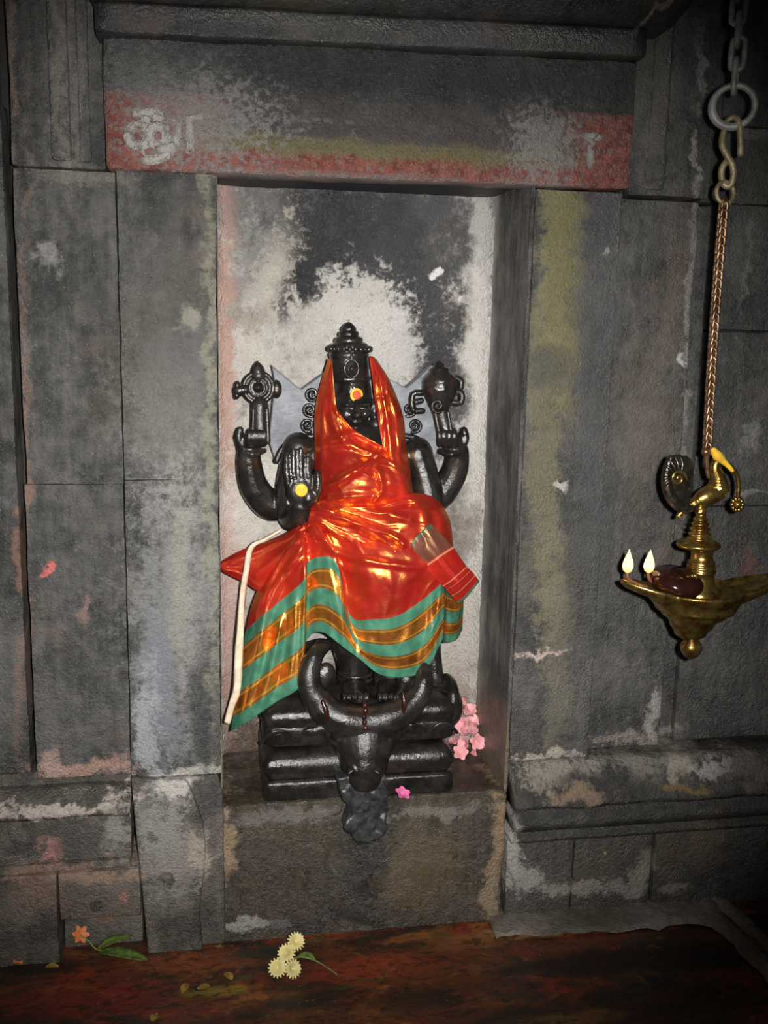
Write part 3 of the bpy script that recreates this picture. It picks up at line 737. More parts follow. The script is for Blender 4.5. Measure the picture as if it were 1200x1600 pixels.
# head
b.ell(S(550, 620, .128), (31*q, .046, 50*q)); b.ell(S(552, 645, .122), (24*q, .042, 26*q)); b.ell(S(553, 662, .112), (11*q, .022, 8*q))
b.tube([S(557, 627, .080), S(558, 640, .074), S(558, 648, .070)], [.004, .006, .0085], 8); b.ell(S(553, 649, .077), .005); b.ell(S(563, 649, .077), .005)
b.ell(S(557, 658, .078), (.013, .006, .003)); b.ell(S(557, 662, .079), (.010, .006, .003))
for sx in (-1, 1):
    b.ell(S(557+sx*13, 632, .084), (.0115, .006, .0055)); b.ell(S(557+sx*13, 632, .081), (.008, .006, .003))
    b.tube([S(557+sx*5, 624, .080), S(557+sx*14, 620, .083), S(557+sx*23, 626, .092)], [.002, .0025, .002], 6)
    b.ell(S(556+sx*14, 647, .088), (.012, .01, .012))
    b.ell(S(551+sx*33, 640, .125), (.009, .014, .022))
    b.ell(S(551+sx*36, 664, .12), (.014, .014, .016))           # ear ornament
# neck, torso, hips
b.tube([S(552, 660, .13), S(553, 700, .135)], [.032, .036], 14)
b.ell(S(555, 715, .145), (.125, .045, .05)); b.tube([S(555, 715, .145), S(556, 770, .14), S(557, 815, .14), S(560, 860, .14)], [.085, .075, .066, .085], 18)
b.ell(S(532, 752, .095), (.04, .045, .04)); b.ell(S(588, 752, .095), (.04, .045, .04)); b.ell(S(562, 872, .14), (.115, .062, .06))
b.ell(S(466, 705, .15), (.034, .034, .04)); b.ell(S(652, 712, .15), (.034, .034, .04))
# legs and feet
for (x0, x1, fx) in ((535, 552, 556), (592, 606, 612)):
    b.tube([S(x0, 880, .13), S(x0+6, 960, .115), S(x1, 1030, .11), S(x1, 1075, .105)], [.062, .05, .036, .03], 14)
    b.ell(S(fx, 1078, .05), (.030, .065, .018))
    for k in range(5):
        b.ell(S(fx-19+k*9, 1088+abs(k-2)*.5, -.012+.003*k), (.0055, .014, .0095), nu=10, nv=8)
# rear arms
b.tube([S(475, 715, .165), S(455, 772, .17), S(425, 790, .165), S(398, 762, .155), S(389, 722, .145), S(390, 700, .14)], [.036, .036, .033, .030, .026, .022], 16)
b.tube([S(645, 722, .165), S(660, 768, .17), S(684, 776, .165), S(708, 742, .155), S(715, 712, .145), S(712, 695, .14)], [.036, .036, .032, .029, .025, .022], 16)
# hands holding the emblems: palm, raised finger, curled fingers, thumb
for cx, s in ((392, 1), (708, -1)):
    b.ell(S(cx, 690, .135), (.024, .02, .02))
    for k in range(4):
        x = cx+s*(-3+k*8); b.tube([S(x, 694, .118), S(x, 684, .108), S(x+s*1, 674, .112), S(x+s*2, 672, .125)], [.0065, .0065, .006, .0055], 8, 3)
    b.tube([S(cx-s*14, 698, .13), S(cx-s*19, 684, .128), S(cx-s*17, 672, .128)], [.010, .0095, .008], 8, 3)
    b.tube([S(cx-s*18, 700, .14), S(cx+s*2, 710, .117), S(cx+s*21, 704, .14)], [.006]*3, 8, 3)      # bangle
# front right arm, hand raised with the palm out
b.tube([S(468, 705, .15), S(455, 760, .145), S(455, 806, .13), S(466, 806, .09), S(470, 790, .068)], [.034, .032, .028, .025, .021], 14)
b.ell(S(470, 768, .058), (.030, .015, .030)); b.ell(S(482, 778, .05), (.014, .012, .018))
for k, (x, y1) in enumerate(((448, 712), (459, 704), (470, 703), (481, 709))):
    b.tube([S(x+3, 756, .057), S(x, 736, .056), S(x, y1, .062)], [.0085, .0078, .0062], 8, 3)
b.tube([S(489, 780, .055), S(497, 760, .05), S(496, 738, .055)], [.011, .0095, .007], 8, 3)
b.tube([S(450, 796, .09), S(466, 803, .058), S(486, 794, .085)], [.006]*3, 8, 3)
# front left arm, hand at the hip under the cloth
b.tube([S(652, 712, .15), S(668, 770, .14), S(664, 820, .11), S(640, 850, .07)], [.034, .031, .027, .02], 14); b.ell(S(636, 856, .06), (.026, .018, .022))
body = link('body', remeshed(b, .0026, 2, 'body'), 'idol'); under(body, idol)

def bvh_of(o):
    return BVHTree.FromPolygons([o.matrix_world @ v.co for v in o.data.vertices], [p.vertices[:] for p in o.data.polygons])
bpy.context.view_layer.update()
BV = BVHTree.FromPolygons([v.co.copy() for v in body.data.vertices], [p.vertices[:] for p in body.data.polygons])
def hit(px, py):
    d = (FW*FPX + RT*(px-600) - UP*(py-800)).normalized(); r = BV.ray_cast(P0, d); return r[0], r[1]
# crown
c = S(546, 596, .128)
cpx = [(31, 0), (33, 3), (33, 7), (31, 9), (30, 26), (29, 34), (30, 38), (31, 41), (30, 44), (26, 46), (29, 48), (30, 51), (29, 56), (26, 58), (21, 60), (22, 62), (21, 66), (17, 68), (15, 69), (16, 71), (15, 75), (11, 77), (12, 79), (11, 82), (8, 85), (5, 88), (1, 90)]
cb = MB().lathe(c, [(r*q, h*q) for r, h in cpx], 36, axis=(-.03, 0, 1))
crown = cb.obj('crown', 'idol', idol)
mb = MB()
def ring(cen, R, r, n=20, axis='y', sz=1.0, seg=8):
    cen = Vector(cen)
    pts = [cen+Vector((R*math.cos(a), 0, R*sz*math.sin(a))) if axis == 'y' else cen+Vector((R*math.cos(a), R*sz*math.sin(a), 0)) for a in [2*math.pi*k/n for k in range(n)]]
    return MB().tube(pts, r, seg, 2, closed=True)
jc = S(549, 576, .091)
mb = MB().ell(jc, (.013, .008, .016)).ell(jc+Vector((0, -.004, 0)), (.006, .008, .008))
r_ = ring(jc+Vector((0, -.003, 0)), .014, .0026, sz=1.25); mb.add(r_.v, r_.f); mb.ell(jc+Vector((0, 0, .022)), (.005, .006, .009))
mb.obj('crown_jewel', 'idol', idol)
mb = MB()
for k in range(22):
    a = 2*math.pi*k/22; mb.ell(c+Vector((math.cos(a)*31.5*q, math.sin(a)*31.5*q, 49.5*q)), (.0055, .0055, .0065), nu=8, nv=6)
mb.obj('crown_beading', 'idol', idol)
# back slab
sl = [(424, 570), (440, 584), (471, 609), (500, 588), (545, 560), (600, 588), (636, 606), (660, 585), (676, 570), (690, 590), (698, 640), (690, 690), (676, 722), (650, 735), (640, 790), (470, 790), (446, 735), (430, 720), (420, 690), (425, 640), (430, 600)]
f = [at(x, y, .178) for x, y in sl]
o = MB().prism(f, [Vector((p.x, .215, p.z)) for p in f]).obj('back_slab', 'slab', idol, smooth=False); bevelled(o, .003, 2)
for pts in ([(432, 720), (440, 702), (456, 688), (476, 682), (498, 682)], [(676, 724), (669, 702), (656, 688), (640, 682), (620, 680)]):
    mb = MB().tube([at(x, y, .166) for x, y in pts], .0065, 8)
    mb.tube([at(x+(1 if x > 550 else -1)*-7, y+8, .168) for x, y in pts], .004, 8)
    mb.obj('arch_rim', 'idol', idol)
def spiral(cx, cy, R, Y, turns=1.6, flip=1, r=.004):
    return [at(cx+flip*R*(1-t*.85)*math.cos(t*turns*2*math.pi+1.2), cy+R*(1-t*.85)*math.sin(t*turns*2*math.pi+1.2), Y) for t in [k/14 for k in range(15)]]
for cx, cy, fl_ in ((484, 640, 1), (481, 664, 1), (488, 616, 1), (640, 640, -1), (648, 665, -1)):
    MB().tube(spiral(cx, cy, 11, .166, flip=fl_), .0038, 8, 2).obj('scroll_ornament', 'idol', idol)
# discus
root = (405, 606); Yd = .135
dc = S(*root, Yd)
d = MB().lathe(dc+Vector((0, .014, 0)), [(.002, 0), (.030, .002), (.034, .008), (.034, .016), (.028, .020), (.027, .016), (.020, .016), (.019, .022), (.016, .023), (.015, .018), (.010, .018), (.0095, .026), (.001, .028)], 32, axis=(-.1, -1, .05))
dob = d.obj('discus', 'idol', idol)
fk = MB().tube([S(404, 586, .138), S(403, 574, .138), S(402, 566, .14)], [.016, .012, .003], 10).obj('flame_knob', 'idol', idol)
MB().tube([S(386, 608, .138), S(374, 610, .138)], [.01, .013], 10).ell(S(371, 602, .138), (.006, .009, .009)).ell(S(370, 618, .138), (.006, .009, .008)).obj('flame_knob', 'idol', idol)
MB().ell(S(432, 608, .142), (.011, .012, .019)).obj('flame_knob', 'idol', idol)
MB().tube([S(406, 634, .132), S(406, 655, .128), S(408, 682, .124)], [.018, .016, .018], 12).tube([S(396, 640, .118), S(395, 680, .112)], .004, 8).tube([S(417, 640, .118), S(419, 690, .112)], .005, 8).obj('emblem_stem', 'idol', idol)
# conch
cc = S(685, 604, .135)
d = MB().lathe(S(688, 645, .13), [(.004, -.004), (.016, 0), (.022, .012), (.030, .030), (.036, .046), (.037, .056), (.035, .060), (.036, .063), (.034, .072), (.026, .082), (.020, .086), (.021, .090), (.016, .094), (.012, .096), (.012, .100), (.006, .105), (.001, .107)], 28, axis=(-.06, 0, 1))
d.obj('conch', 'idol', idol)
MB().tube(spiral(684, 634, 11, .098, 1.4), .0035, 8, 2).obj('conch_scroll', 'idol', idol)
for pts in ([(708, 590), (720, 594), (720, 606)], [(706, 612), (721, 614), (720, 629), (706, 628)], [(660, 614), (645, 616), (645, 640), (660, 642)], [(658, 626), (650, 628)]):
    MB().tube([S(x, y, .142) for x, y in pts], .0068, 8, 3).obj('side_flange', 'idol', idol)
MB().tube([S(688, 640, .13), S(694, 662, .127), S(700, 686, .124)], [.019, .016, .018], 12).tube([S(680, 645, .115), S(688, 685, .11)], .005, 8).tube([S(700, 645, .115), S(706, 680, .112)], .004, 8).obj('emblem_stem', 'idol', idol)
# paste marks on brow and palm
def mark(name, px, py, R, mat, thick=.0022, parent=None):
    p, n = hit(px, py)
    if p is None: p, n = at(px, py, .08), Vector((0, -1, 0))
    o = MB().ell(p+n*.0006, (R, R*1.03, thick), Vector((0, 0, 1)).rotation_difference(n), 20, 10).obj(name, mat, idol); return o
tag(mark('brow_mark', 557, 617, .0135, 'turmeric'), 'yellow paste ring on the brow')
tag(mark('brow_dot', 557, 617, .0095, 'kumkum', .0045), 'vermilion dot on the brow')
tag(mark('palm_mark', 471, 766, .0125, 'turmeric', .003), 'yellow paste dot on the raised palm')
# palm gleam plate: grey oiled patch is the palm itself (no extra geometry)
# buffalo head
b = MB()
b.tube([S(488, 1086, .0), S(508, 1110, -.008), S(538, 1124, -.014), S(570, 1128, -.014), S(604, 1122, -.014), S(634, 1108, -.008), S(650, 1090, 0)], [.026, .030, .034, .034, .034, .030, .025], 18)
b.ell(S(570, 1140, .012), (.088, .055, .036))
b.tube([S(570, 1142, .025), S(569, 1162, .0), S(569, 1190, -.018), S(569, 1206, -.024)], [.076, .064, .050, .044], 20)
b.ell(S(569, 1206, -.030), (.044, .030, .022))
for sx in (-1, 1):
    b.ell(S(569+sx*20, 1204, -.056), (.012, .010, .008)); b.ell(S(569+sx*40, 1154, -.028), (.012, .014, .009))
    b.tube([S(569+sx*28, 1146, -.04), S(569+sx*40, 1147, -.036), S(569+sx*50, 1152, -.022)], [.004, .006, .004], 8)
    b.ell(S(569+sx*70, 1136, .02), (.042, .018, .014), Quaternion((0, 1, 0), sx*.3))
b.tube([S(512, 1108, -.008), S(488, 1082, -.002), S(483, 1052, .003), S(493, 1022, .018), S(514, 1006, .04)], [.029, .026, .023, .019, .010], 16)
b.tube([S(632, 1108, -.008), S(652, 1090, -.002), S(662, 1064, .008), S(660, 1036, .03), S(646, 1012, .05)], [.029, .025, .021, .016, .009], 16)
bh = link('buffalo_head', remeshed(b, .0028, 9, 'buffalo_head'), 'idol'); under(bh, idol)
for sx in (-1, 1):
    pp = S(569+sx*20, 1208, -.068); MB().tube([pp+Vector((sx*-.004, .006, .003)), pp+Vector((sx*.004, .004, -.002))], .0035, 8).obj('nostril', 'idol', idol)
MAT['brown_paste'] = simple('dried_brown_paste', (.04, .012, .008), .25, bump=.6, bscale=120, var=.5)
for k in range(6):
    MB().ell(S(570+1.5*math.sin(k*2), 1102+k*9, -.052+.003*max(0, k-2)), (.0052+.0012*(k == 4), .005, .0062), nu=10, nv=8).obj('brow_pendant_bead', 'brown_paste', idol)
for sx, x, y in ((-1, 508, 1112), (1, 634, 1100)):
    MB().tube([S(x-4, y-16, -.036), S(x-2*sx, y, -.042), S(x-4*sx, y+14, -.036)], [.004, .0055, .004], 8).obj('horn_band', 'brown_paste', idol)
# ears / dewlap discs by the horns, carved chain over the brow
MB().ell(S(507, 1060, .022), (.024, .014, .034), Quaternion((0, 1, 0), .15)).obj('buffalo_ear', 'idol', idol)
MB().ell(S(636, 1066, .035), (.022, .014, .026), Quaternion((0, 1, 0), -.2)).obj('buffalo_ear', 'idol', idol)
for fx in (555, 611):
    for dy in (0, 9):
        r_ = ring(S(fx, 1050+dy, .105), .034, .0042, 20, 'z', 1.0); r_.obj('anklet', 'idol', idol)
# carved drape beside the leg
MB().tube([S(676, 960, .14), S(677, 1020, .135), S(680, 1062, .13)], [.018, .017, .020], 14).obj('carved_drape', 'idol', idol)
MB().tube([S(664, 1078, .10), S(682, 1080, .09), S(700, 1074, .11)], [.012, .014, .012], 12).obj('drape_hem_roll', 'idol', idol)
MB().tube([S(480, 1010, .11), S(500, 1006, .09), S(520, 1008, .1)], [.010, .012, .010], 10).obj('carved_hem', 'idol', idol)
# pedestal
pc = Vector((-.0345, .118, 0)); HX, HY = .199, .103
def ped(name, prof, seed, rc=.012, bulge=0):
    V = []; F = []; plan = []
    for k in range(4):
        sx, sy = ((1, 1), (-1, 1), (-1, -1), (1, -1))[k]
        nxt = ((-1, 1), (-1, -1), (1, -1), (1, 1))[k]
        for j in range(5):
            a = math.pi/2*(k+j/4); plan.append((sx, sy, math.cos(a)*rc, math.sin(a)*rc, None))
        for j in range(1, 14):
            plan.append((sx, sy, 0, 0, (nxt, j/14)))
    for off, z in prof:
        for sx, sy, dx, dy, e in plan:
            hx, hy = HX+off-rc, HY+off-rc
            if e is None: x, y = sx*hx+dx, sy*hy+dy
            else:
                n, t = e
                ax, ay = sx*hx, sy*hy; bx, by = n[0]*hx, n[1]*hy
                nd = {(1, -1): (0, 1), (-1, -1): (-1, 0)}
                if sx == 1 and sy == 1: o_ = (0, 1)
                elif sx == -1 and sy == 1: o_ = (-1, 0)
                elif sx == -1 and sy == -1: o_ = (0, -1)
                else: o_ = (1, 0)
                x, y = ax+(bx-ax)*t+o_[0]*rc, ay+(by-ay)*t+o_[1]*rc
            V.append((pc.x+x, pc.y+y, z))
    m = len(plan); n = len(prof)
    P = np.array(V); P += np.stack([fbm(P, 20, seed, 2), fbm(P, 20, seed+1, 2), fbm(P, 20, seed+2, 2)], 1)*.0016
    for i in range(n-1):
        for j in range(m): F.append((i*m+j, i*m+(j+1) % m, (i+1)*m+(j+1) % m, (i+1)*m+j))
    F += [tuple(range(m-1, -1, -1)), tuple(range((n-1)*m, n*m))]
    return MB().add(P.tolist(), F).obj(name, 'idol', idol)
ped('pedestal_foot', [(-.002, .2945), (.0, .30), (.0, .330), (-.002, .336), (-.012, .338)], 1)
ped('pedestal_roll', [(-.018, .336), (-.010, .339), (-.006, .344), (-.006, .347), (-.004, .350), (.0, .358), (.001, .368), (-.003, .380), (-.012, .390), (-.022, .395)], 2)
ped('pedestal_top', [(-.030, .392), (-.03, .408), (-.006, .412), (.0, .418), (.001, .440), (-.002, .452), (-.003, .456), (.0, .460), (.0, .478), (-.008, .490), (-.03, .500), (-.06, .506)], 3, .02)
for k in range(6):
    x = -.205+k*.068
    if abs(x+.035) < .05: continue
    o = MB().tube([Vector((x-.032, .0135, .428)), Vector((x-.016, .010, .446)), Vector((x, .009, .452)), Vector((x+.016, .010, .446)), Vector((x+.032, .0135, .428))], .0036, 8, 3).obj('lotus_petal', 'idol', idol)
b = MB(); b.ell(S(690, 1100, .13), (.045, .075, .05)); b.ell(S(700, 1085, .12), (.022, .06, .045))
under(link('rocky_mound', remeshed(b, .004, 3, 'rocky_mound'), 'idol'), idol)
b = MB(); b.ell(S(440, 1110, .12), (.05, .07, .022)); b.ell(S(470, 1095, .13), (.05, .06, .022))
under(link('rocky_mound', remeshed(b, .004, 3, 'rocky_mound'), 'idol'), idol)
# cement lump below the snout
lump = MB()
lp = [(527, 1218), (603, 1213), (607, 1250), (606, 1295), (590, 1312), (560, 1318), (540, 1300), (548, 1268), (535, 1245)]
f = [at(x, y, -.05) for x, y in lp]
P = MB().prism(f, [Vector((p.x, .03, p.z)) for p in f])
me = remeshed(P, .0035, 4, 'cement_lump')
arr = np.array([v.co[:] for v in me.vertices]); arr += np.stack([fbm(arr, 45, 1, 4), fbm(arr, 45, 2, 4), fbm(arr, 45, 3, 4)], 1)*.011
me.vertices.foreach_set('co', arr.ravel()); me.update()
o = link('cement_lump', me, 'drip'); under(o, idol); tag(o, 'rough dark grey cement under the buffalo snout')

# ------------------------------------------------------------------ the sari
sari = empty('draped_sari', (-.03, .1, .60))
tag(sari, 'red and gold silk sari with green striped border wrapped around the idol', 'sari')
def cr1(n):  # Catmull-Rom evaluation matrix helper
    return n
def loft(name, net, nu, nv, mat, ridges=(), amp=.004, fs=(9, 3), seed=0, thick=.0016, sharp=()):
    """net[col][row] = (px, py, Y); ridges = [(polyline px, height m, width px)]"""
    A_ = np.array(net, float); nc, nr = A_.shape[:2]
    def ev(Arr, n, N):
        out = []
        for k in range(N+1):
            t = k/N*(n-1); i = min(int(t), n-2); u = t-i
            g_ = lambda j: Arr[min(max(j, 0), n-1)]
            a, b_, c_, d_ = g_(i-1), g_(i), g_(i+1), g_(i+2)
            if i == 0: a = 2*b_-c_
            if i == n-2: d_ = 2*c_-b_
            out.append(cr(a, b_, c_, d_, u))
        return np.array(out)
    G = ev(A_, nc, nu)                       # (nu+1, nr, 3)
    G = ev(np.swapaxes(G, 0, 1), nr, nv)     # (nv+1, nu+1, 3)
    G = G.reshape(-1, 3)
    UVv, UVu = np.meshgrid(np.linspace(0, 1, nv+1), np.linspace(0, 1, nu+1), indexing='ij')
    uv = np.stack([UVu.ravel(), UVv.ravel()], 1)
    q3 = np.stack([uv[:, 0]*fs[0], uv[:, 1]*fs[1], 0*uv[:, 0]+seed*3.7], 1)
    dy = amp*1.3*fbm(q3, 1.0, seed, 3)-amp*.9*((1-np.abs(vnoise(q3+uv[:, 1:2]*np.array([[1.5, 0, 0]]), 1.0, seed+40)))**4-.3)
    for poly, h, w in ridges:
        poly = np.array(poly, float); pp = []
        for i in range(len(poly)-1):
            for k in range(6):
                t = k/6; pp.append(cr(poly[max(i-1, 0)], poly[i], poly[i+1], poly[min(i+2, len(poly)-1)], t))
        pp.append(poly[-1]); pp = np.array(pp)
        best = np.full(len(G), 1e9); par = np.zeros(len(G))
        for i in range(len(pp)-1):
            a, b_ = pp[i], pp[i+1]; ab = b_-a; L2 = (ab**2).sum()+1e-9
            t = np.clip(((G[:, :2]-a) @ ab)/L2, 0, 1); dd = np.linalg.norm(G[:, :2]-(a+t[:, None]*ab), axis=1)
            m = dd < best; best[m] = dd[m]; par[m] = (i+t[m])/(len(pp)-1)
        taper = np.clip(np.minimum(par, 1-par)*5+.25, 0, 1)
        dy -= 1.5*h*taper*(np.exp(-(best/w)**2)-.45*np.exp(-(best/(2.2*w))**2))
    G[:, 2] += dy
    V = [at(x, y, Y) for x, y, Y in G]
    F = [(j*(nu+1)+i, (j+1)*(nu+1)+i, (j+1)*(nu+1)+i+1, j*(nu+1)+i+1) for j in range(nv) for i in range(nu)]
    me = bpy.data.meshes.new(name); me.from_pydata([tuple(v) for v in V], [], F)
    ul = me.uv_layers.new(name='UVMap'); li = np.zeros(len(me.loops), int); me.loops.foreach_get('vertex_index', li)
    ul.data.foreach_set('uv', uv[li].ravel())
    o = link(name, me, mat); under(o, sari)
    s = o.modifiers.new('thick', 'SOLIDIFY'); s.thickness = thick; s.offset = 0
    return o
skirt_net = [
    [(442, 840, .13), (404, 918, .13), (384, 985, .12), (360, 1143, .10)],
    [(450, 834, .10), (425, 905, .075), (405, 966, .062), (385, 1129, .05)],
    [(456, 829, .085), (446, 890, .052), (440, 937, .045), (430, 1098, .035)],
    [(462, 825, .075), (470, 866, .03), (475, 906, .018), (472, 1068, .012)],
    [(472, 820, .075), (480, 845, .05), (480, 880, .055), (478, 1003, .06)],
    [(480, 816, .065), (493, 842, .033), (500, 870, .03), (503, 988, .035)],
    [(488, 812, .055), (514, 848, .016), (526, 880, .012), (537, 1012, .010)],
    [(500, 808, .055), (537, 890, .034), (546, 960, .026), (562, 1030, .018)],
    [(530, 805, .05), (575, 890, -.01), (588, 967, .0), (594, 1054, .014)],
    [(570, 805, .05), (615, 890, -.016), (625, 960, -.006), (632, 1058, .010)],
    [(610, 805, .05), (650, 878, -.006), (662, 935, .004), (666, 1046, .014)],
    [(640, 805, .055), (680, 862, .022), (691, 911, .02), (690, 1002, .018)],
    [(655, 806, .065), (688, 868, .055), (698, 916, .058), (694, 1004, .062)],
    [(668, 812, .085), (702, 880, .082), (714, 922, .088), (712, 1000, .096)],
    [(680, 820, .12), (706, 872, .122), (723, 914, .13), (722, 984, .14)]]
loft('skirt', skirt_net, 220, 130, 'silk_border', [
    ([(469, 838), (430, 886), (398, 960)], .020, 9), ([(476, 850), (452, 882), (418, 950), (400, 1040)], .015, 8), ([(482, 857), (474, 915)], .006, 5), ([(508, 854), (558, 873), (657, 888)], .006, 6),
    ([(440, 960), (425, 1040), (405, 1110)], .014, 9), ([(462, 930), (458, 1000), (450, 1070)], .010, 7), ([(415, 975), (400, 1050), (380, 1120)], .006, 7),
    ([(512, 880), (528, 950), (540, 1005)], .006, 7), ([(560, 930), (575, 1000), (585, 1045)], .004, 9), ([(650, 940), (640, 1000), (640, 1050)], .005, 10), ([(676, 920), (675, 980), (672, 1030)], .006, 7), ([(700, 930), (704, 990)], .006, 6)],
     amp=.006, fs=(16, 4), seed=2)
hip_net = [  # columns along the wrap, rows top edge -> lower edge
    [(486, 790, .06), (484, 800, .05), (482, 810, .05), (480, 822, .06)],
    [(505, 782, .045), (508, 800, .03), (510, 818, .028), (510, 838, .045)],
    [(545, 784, .03), (548, 806, .012), (552, 830, .010), (552, 858, .03)],
    [(590, 784, .025), (598, 806, .005), (602, 838, .0), (602, 878, .02)],
    [(630, 772, .04), (640, 800, .01), (645, 840, .002), (648, 890, .015)],
    [(662, 772, .07), (675, 800, .04), (682, 840, .025), (686, 885, .028)],
    [(684, 782, .10), (696, 808, .08), (703, 840, .07), (706, 876, .07)],
    [(692, 790, .13), (703, 815, .125), (707, 845, .125), (708, 872, .12)]]
loft('hip_wrap', hip_net, 130, 80, 'silk', [
    ([(492, 790), (540, 808), (615, 840), (632, 856)], .011, 7), ([(500, 803), (560, 822), (600, 845), (628, 872)], .009, 6), ([(496, 815), (540, 842), (590, 866), (650, 880)], .008, 6),
    ([(520, 790), (580, 798), (640, 812)], .007, 7), ([(640, 775), (662, 800), (668, 850)], .007, 8), ([(690, 800), (690, 850)], .006, 8), ([(560, 845), (600, 858), (625, 862), (632, 848)], .006, 4)], amp=.005, fs=(5, 5), seed=5)
veil_net = [
    [(513, 560, .12), (493, 635, .125), (491, 735, .105), (481, 806, .08)],
    [(518, 564, .095), (507, 660, .088), (511, 745, .052), (497, 808, .055)],
    [(521, 598, .083), (527, 682, .058), (536, 750, .018), (522, 806, .040)],
    [(524, 633, .078), (548, 702, .038), (560, 752, .006), (547, 804, .036)],
    [(553, 671, .066), (575, 714, .032), (587, 755, .008), (577, 802, .036)],
    [(597, 697, .052), (606, 724, .034), (613, 756, .018), (606, 800, .04)],
    [(622, 716, .065), (630, 738, .05), (637, 764, .048), (640, 798, .06)],
    [(640, 740, .10), (643, 755, .10), (646, 775, .10), (654, 800, .11)]]
loft('veil', veil_net, 140, 120, 'silk', [
    ([(506, 692), (555, 677), (600, 697)], .006, 5), ([(524, 640), (556, 674), (598, 699)], .006, 4), ([(500, 700), (540, 695), (575, 705), (598, 712)], .007, 6), ([(510, 764), (562, 732), (602, 704)], .008, 7), ([(589, 728), (597, 765), (581, 787)], .009, 5),
    ([(503, 620), (502, 700), (500, 770)], .005, 7), ([(515, 640), (530, 680), (560, 692)], .006, 6), ([(500, 782), (560, 776), (620, 778)], .006, 6), ([(612, 715), (628, 750), (632, 780)], .006, 7)], amp=.005, fs=(5, 6), seed=9)
side_net = [
    [(577, 556, .105), (582, 595, .084), (588, 640, .076), (598, 697, .056), (611, 738, .046)],
    [(581, 557, .105), (593, 590, .076), (604, 637, .066), (613, 695, .052), (624, 738, .046)],
    [(585, 559, .115), (602, 590, .088), (618, 640, .082), (625, 695, .07), (634, 740, .066)],
    [(588, 562, .135), (608, 594, .125), (629, 648, .12), (634, 695, .115), (642, 742, .11)]]
loft('veil_side', side_net, 50, 110, 'silk', [([(592, 590), (604, 650), (612, 720)], .007, 5), ([(606, 610), (622, 665), (626, 720)], .006, 5), ([(586, 600), (596, 660)], .004, 3)], amp=.004, fs=(4, 6), seed=13)
tail_net = [
    [(640, 850, .004), (657, 878, -.002), (690, 914, .004), (700, 925, .012), (716, 943, .03)],
    [(650, 838, -.004), (672, 868, -.012), (702, 906, -.008), (712, 918, -.002), (727, 935, .02)],
    [(661, 828, -.004), (686, 858, -.012), (714, 896, -.008), (724, 908, -.002), (738, 922, .02)],
    [(672, 818, .008), (702, 848, .006), (728, 884, .012), (738, 894, .018), (749, 908, .035)]]
loft('folded_tail', tail_net, 60, 70, 'silk_tail', [([(660, 850), (700, 895), (728, 928)], .004, 8)], amp=.003, fs=(3, 3), seed=17)
flare_net = [
    [(474, 816, .075), (477, 826, .06), (476, 838, .055), (474, 850, .07)],
    [(448, 832, .095), (450, 850, .07), (448, 870, .068), (444, 888, .085)],
    [(415, 847, .115), (418, 870, .088), (415, 895, .086), (408, 922, .105)],
    [(382, 858, .13), (384, 876, .108), (384, 892, .108), (382, 910, .125)],
    [(352, 874, .14), (354, 882, .128), (354, 888, .128), (353, 896, .138)],
    [(343, 883, .142), (343, 885, .14), (343, 886, .14), (343, 888, .142)]]
loft('side_flare', flare_net, 70, 50, 'silk', [([(470, 826), (425, 850), (352, 884)], .006, 6), ([(470, 842), (430, 875), (395, 905)], .007, 7)], amp=.004, fs=(4, 3), seed=21)

# cotton tape hanging by the sari's left edge
def ribbon(name, pts, wpx, mat, thick=.004):
    mb = MB(); P = [Vector(p) for p in pts]; n = len(P); Q = []; Wd = []
    for i in range(n-1):
        for k in range(6):
            t = k/6; Q.append(cr(P[max(i-1, 0)], P[i], P[i+1], P[min(i+2, n-1)], t)); Wd.append(wpx[i]*(1-t)+wpx[i+1]*t)
    Q.append(P[-1]); Wd.append(wpx[-1]); V = []; F = []; N = len(Q)
    for i in range(N):
        x, y, Y = Q[i]; w = Wd[i]/2; tx = (Q[min(i+1, N-1)]-Q[max(i-1, 0)]); l = math.hypot(tx.x, tx.y); nx, ny = -tx.y/l, tx.x/l
        tw = .003*math.sin(i*.5)
        for a, yy in ((-1, tw), (-.4, -.0025), (.4, -.0025), (1, -tw), (.5, thick), (-.5, thick)): V.append(at(x+nx*w*a, y+ny*w*a, Y+yy))
    for i in range(N-1):
        for j in range(6): F.append((i*6+j, i*6+(j+1) % 6, (i+1)*6+(j+1) % 6, (i+1)*6+j))
    F += [tuple(range(6)), tuple(range((N-1)*6+5, (N-1)*6-1, -1))]
    return mb.add(V, F).obj(name, mat, None)
tape = ribbon('cotton_tape', [(440, 828, .068), (416, 842, .073), (398, 850, .078), (389, 866, .082), (383, 900, .09), (378, 945, .10), (374, 1000, .085), (373, 1040, .080), (369, 1080, .075), (362, 1105, .076), (354, 1130, .082)], [4, 5, 7, 10, 10, 10, 13, 14, 13, 11, 11], 'cord')
tag(tape, 'cream cotton tape hanging down the left edge of the red sari', 'tape')

# ------------------------------------------------------------------ hanging lamp and chains
YL = -.30; qL = (at(1140, 900, YL).x-at(1040, 900, YL).x)/100*.97
L = lambda px, py, dy=0.0: at(px, py, YL+dy)
CH = L(1140, 170).x
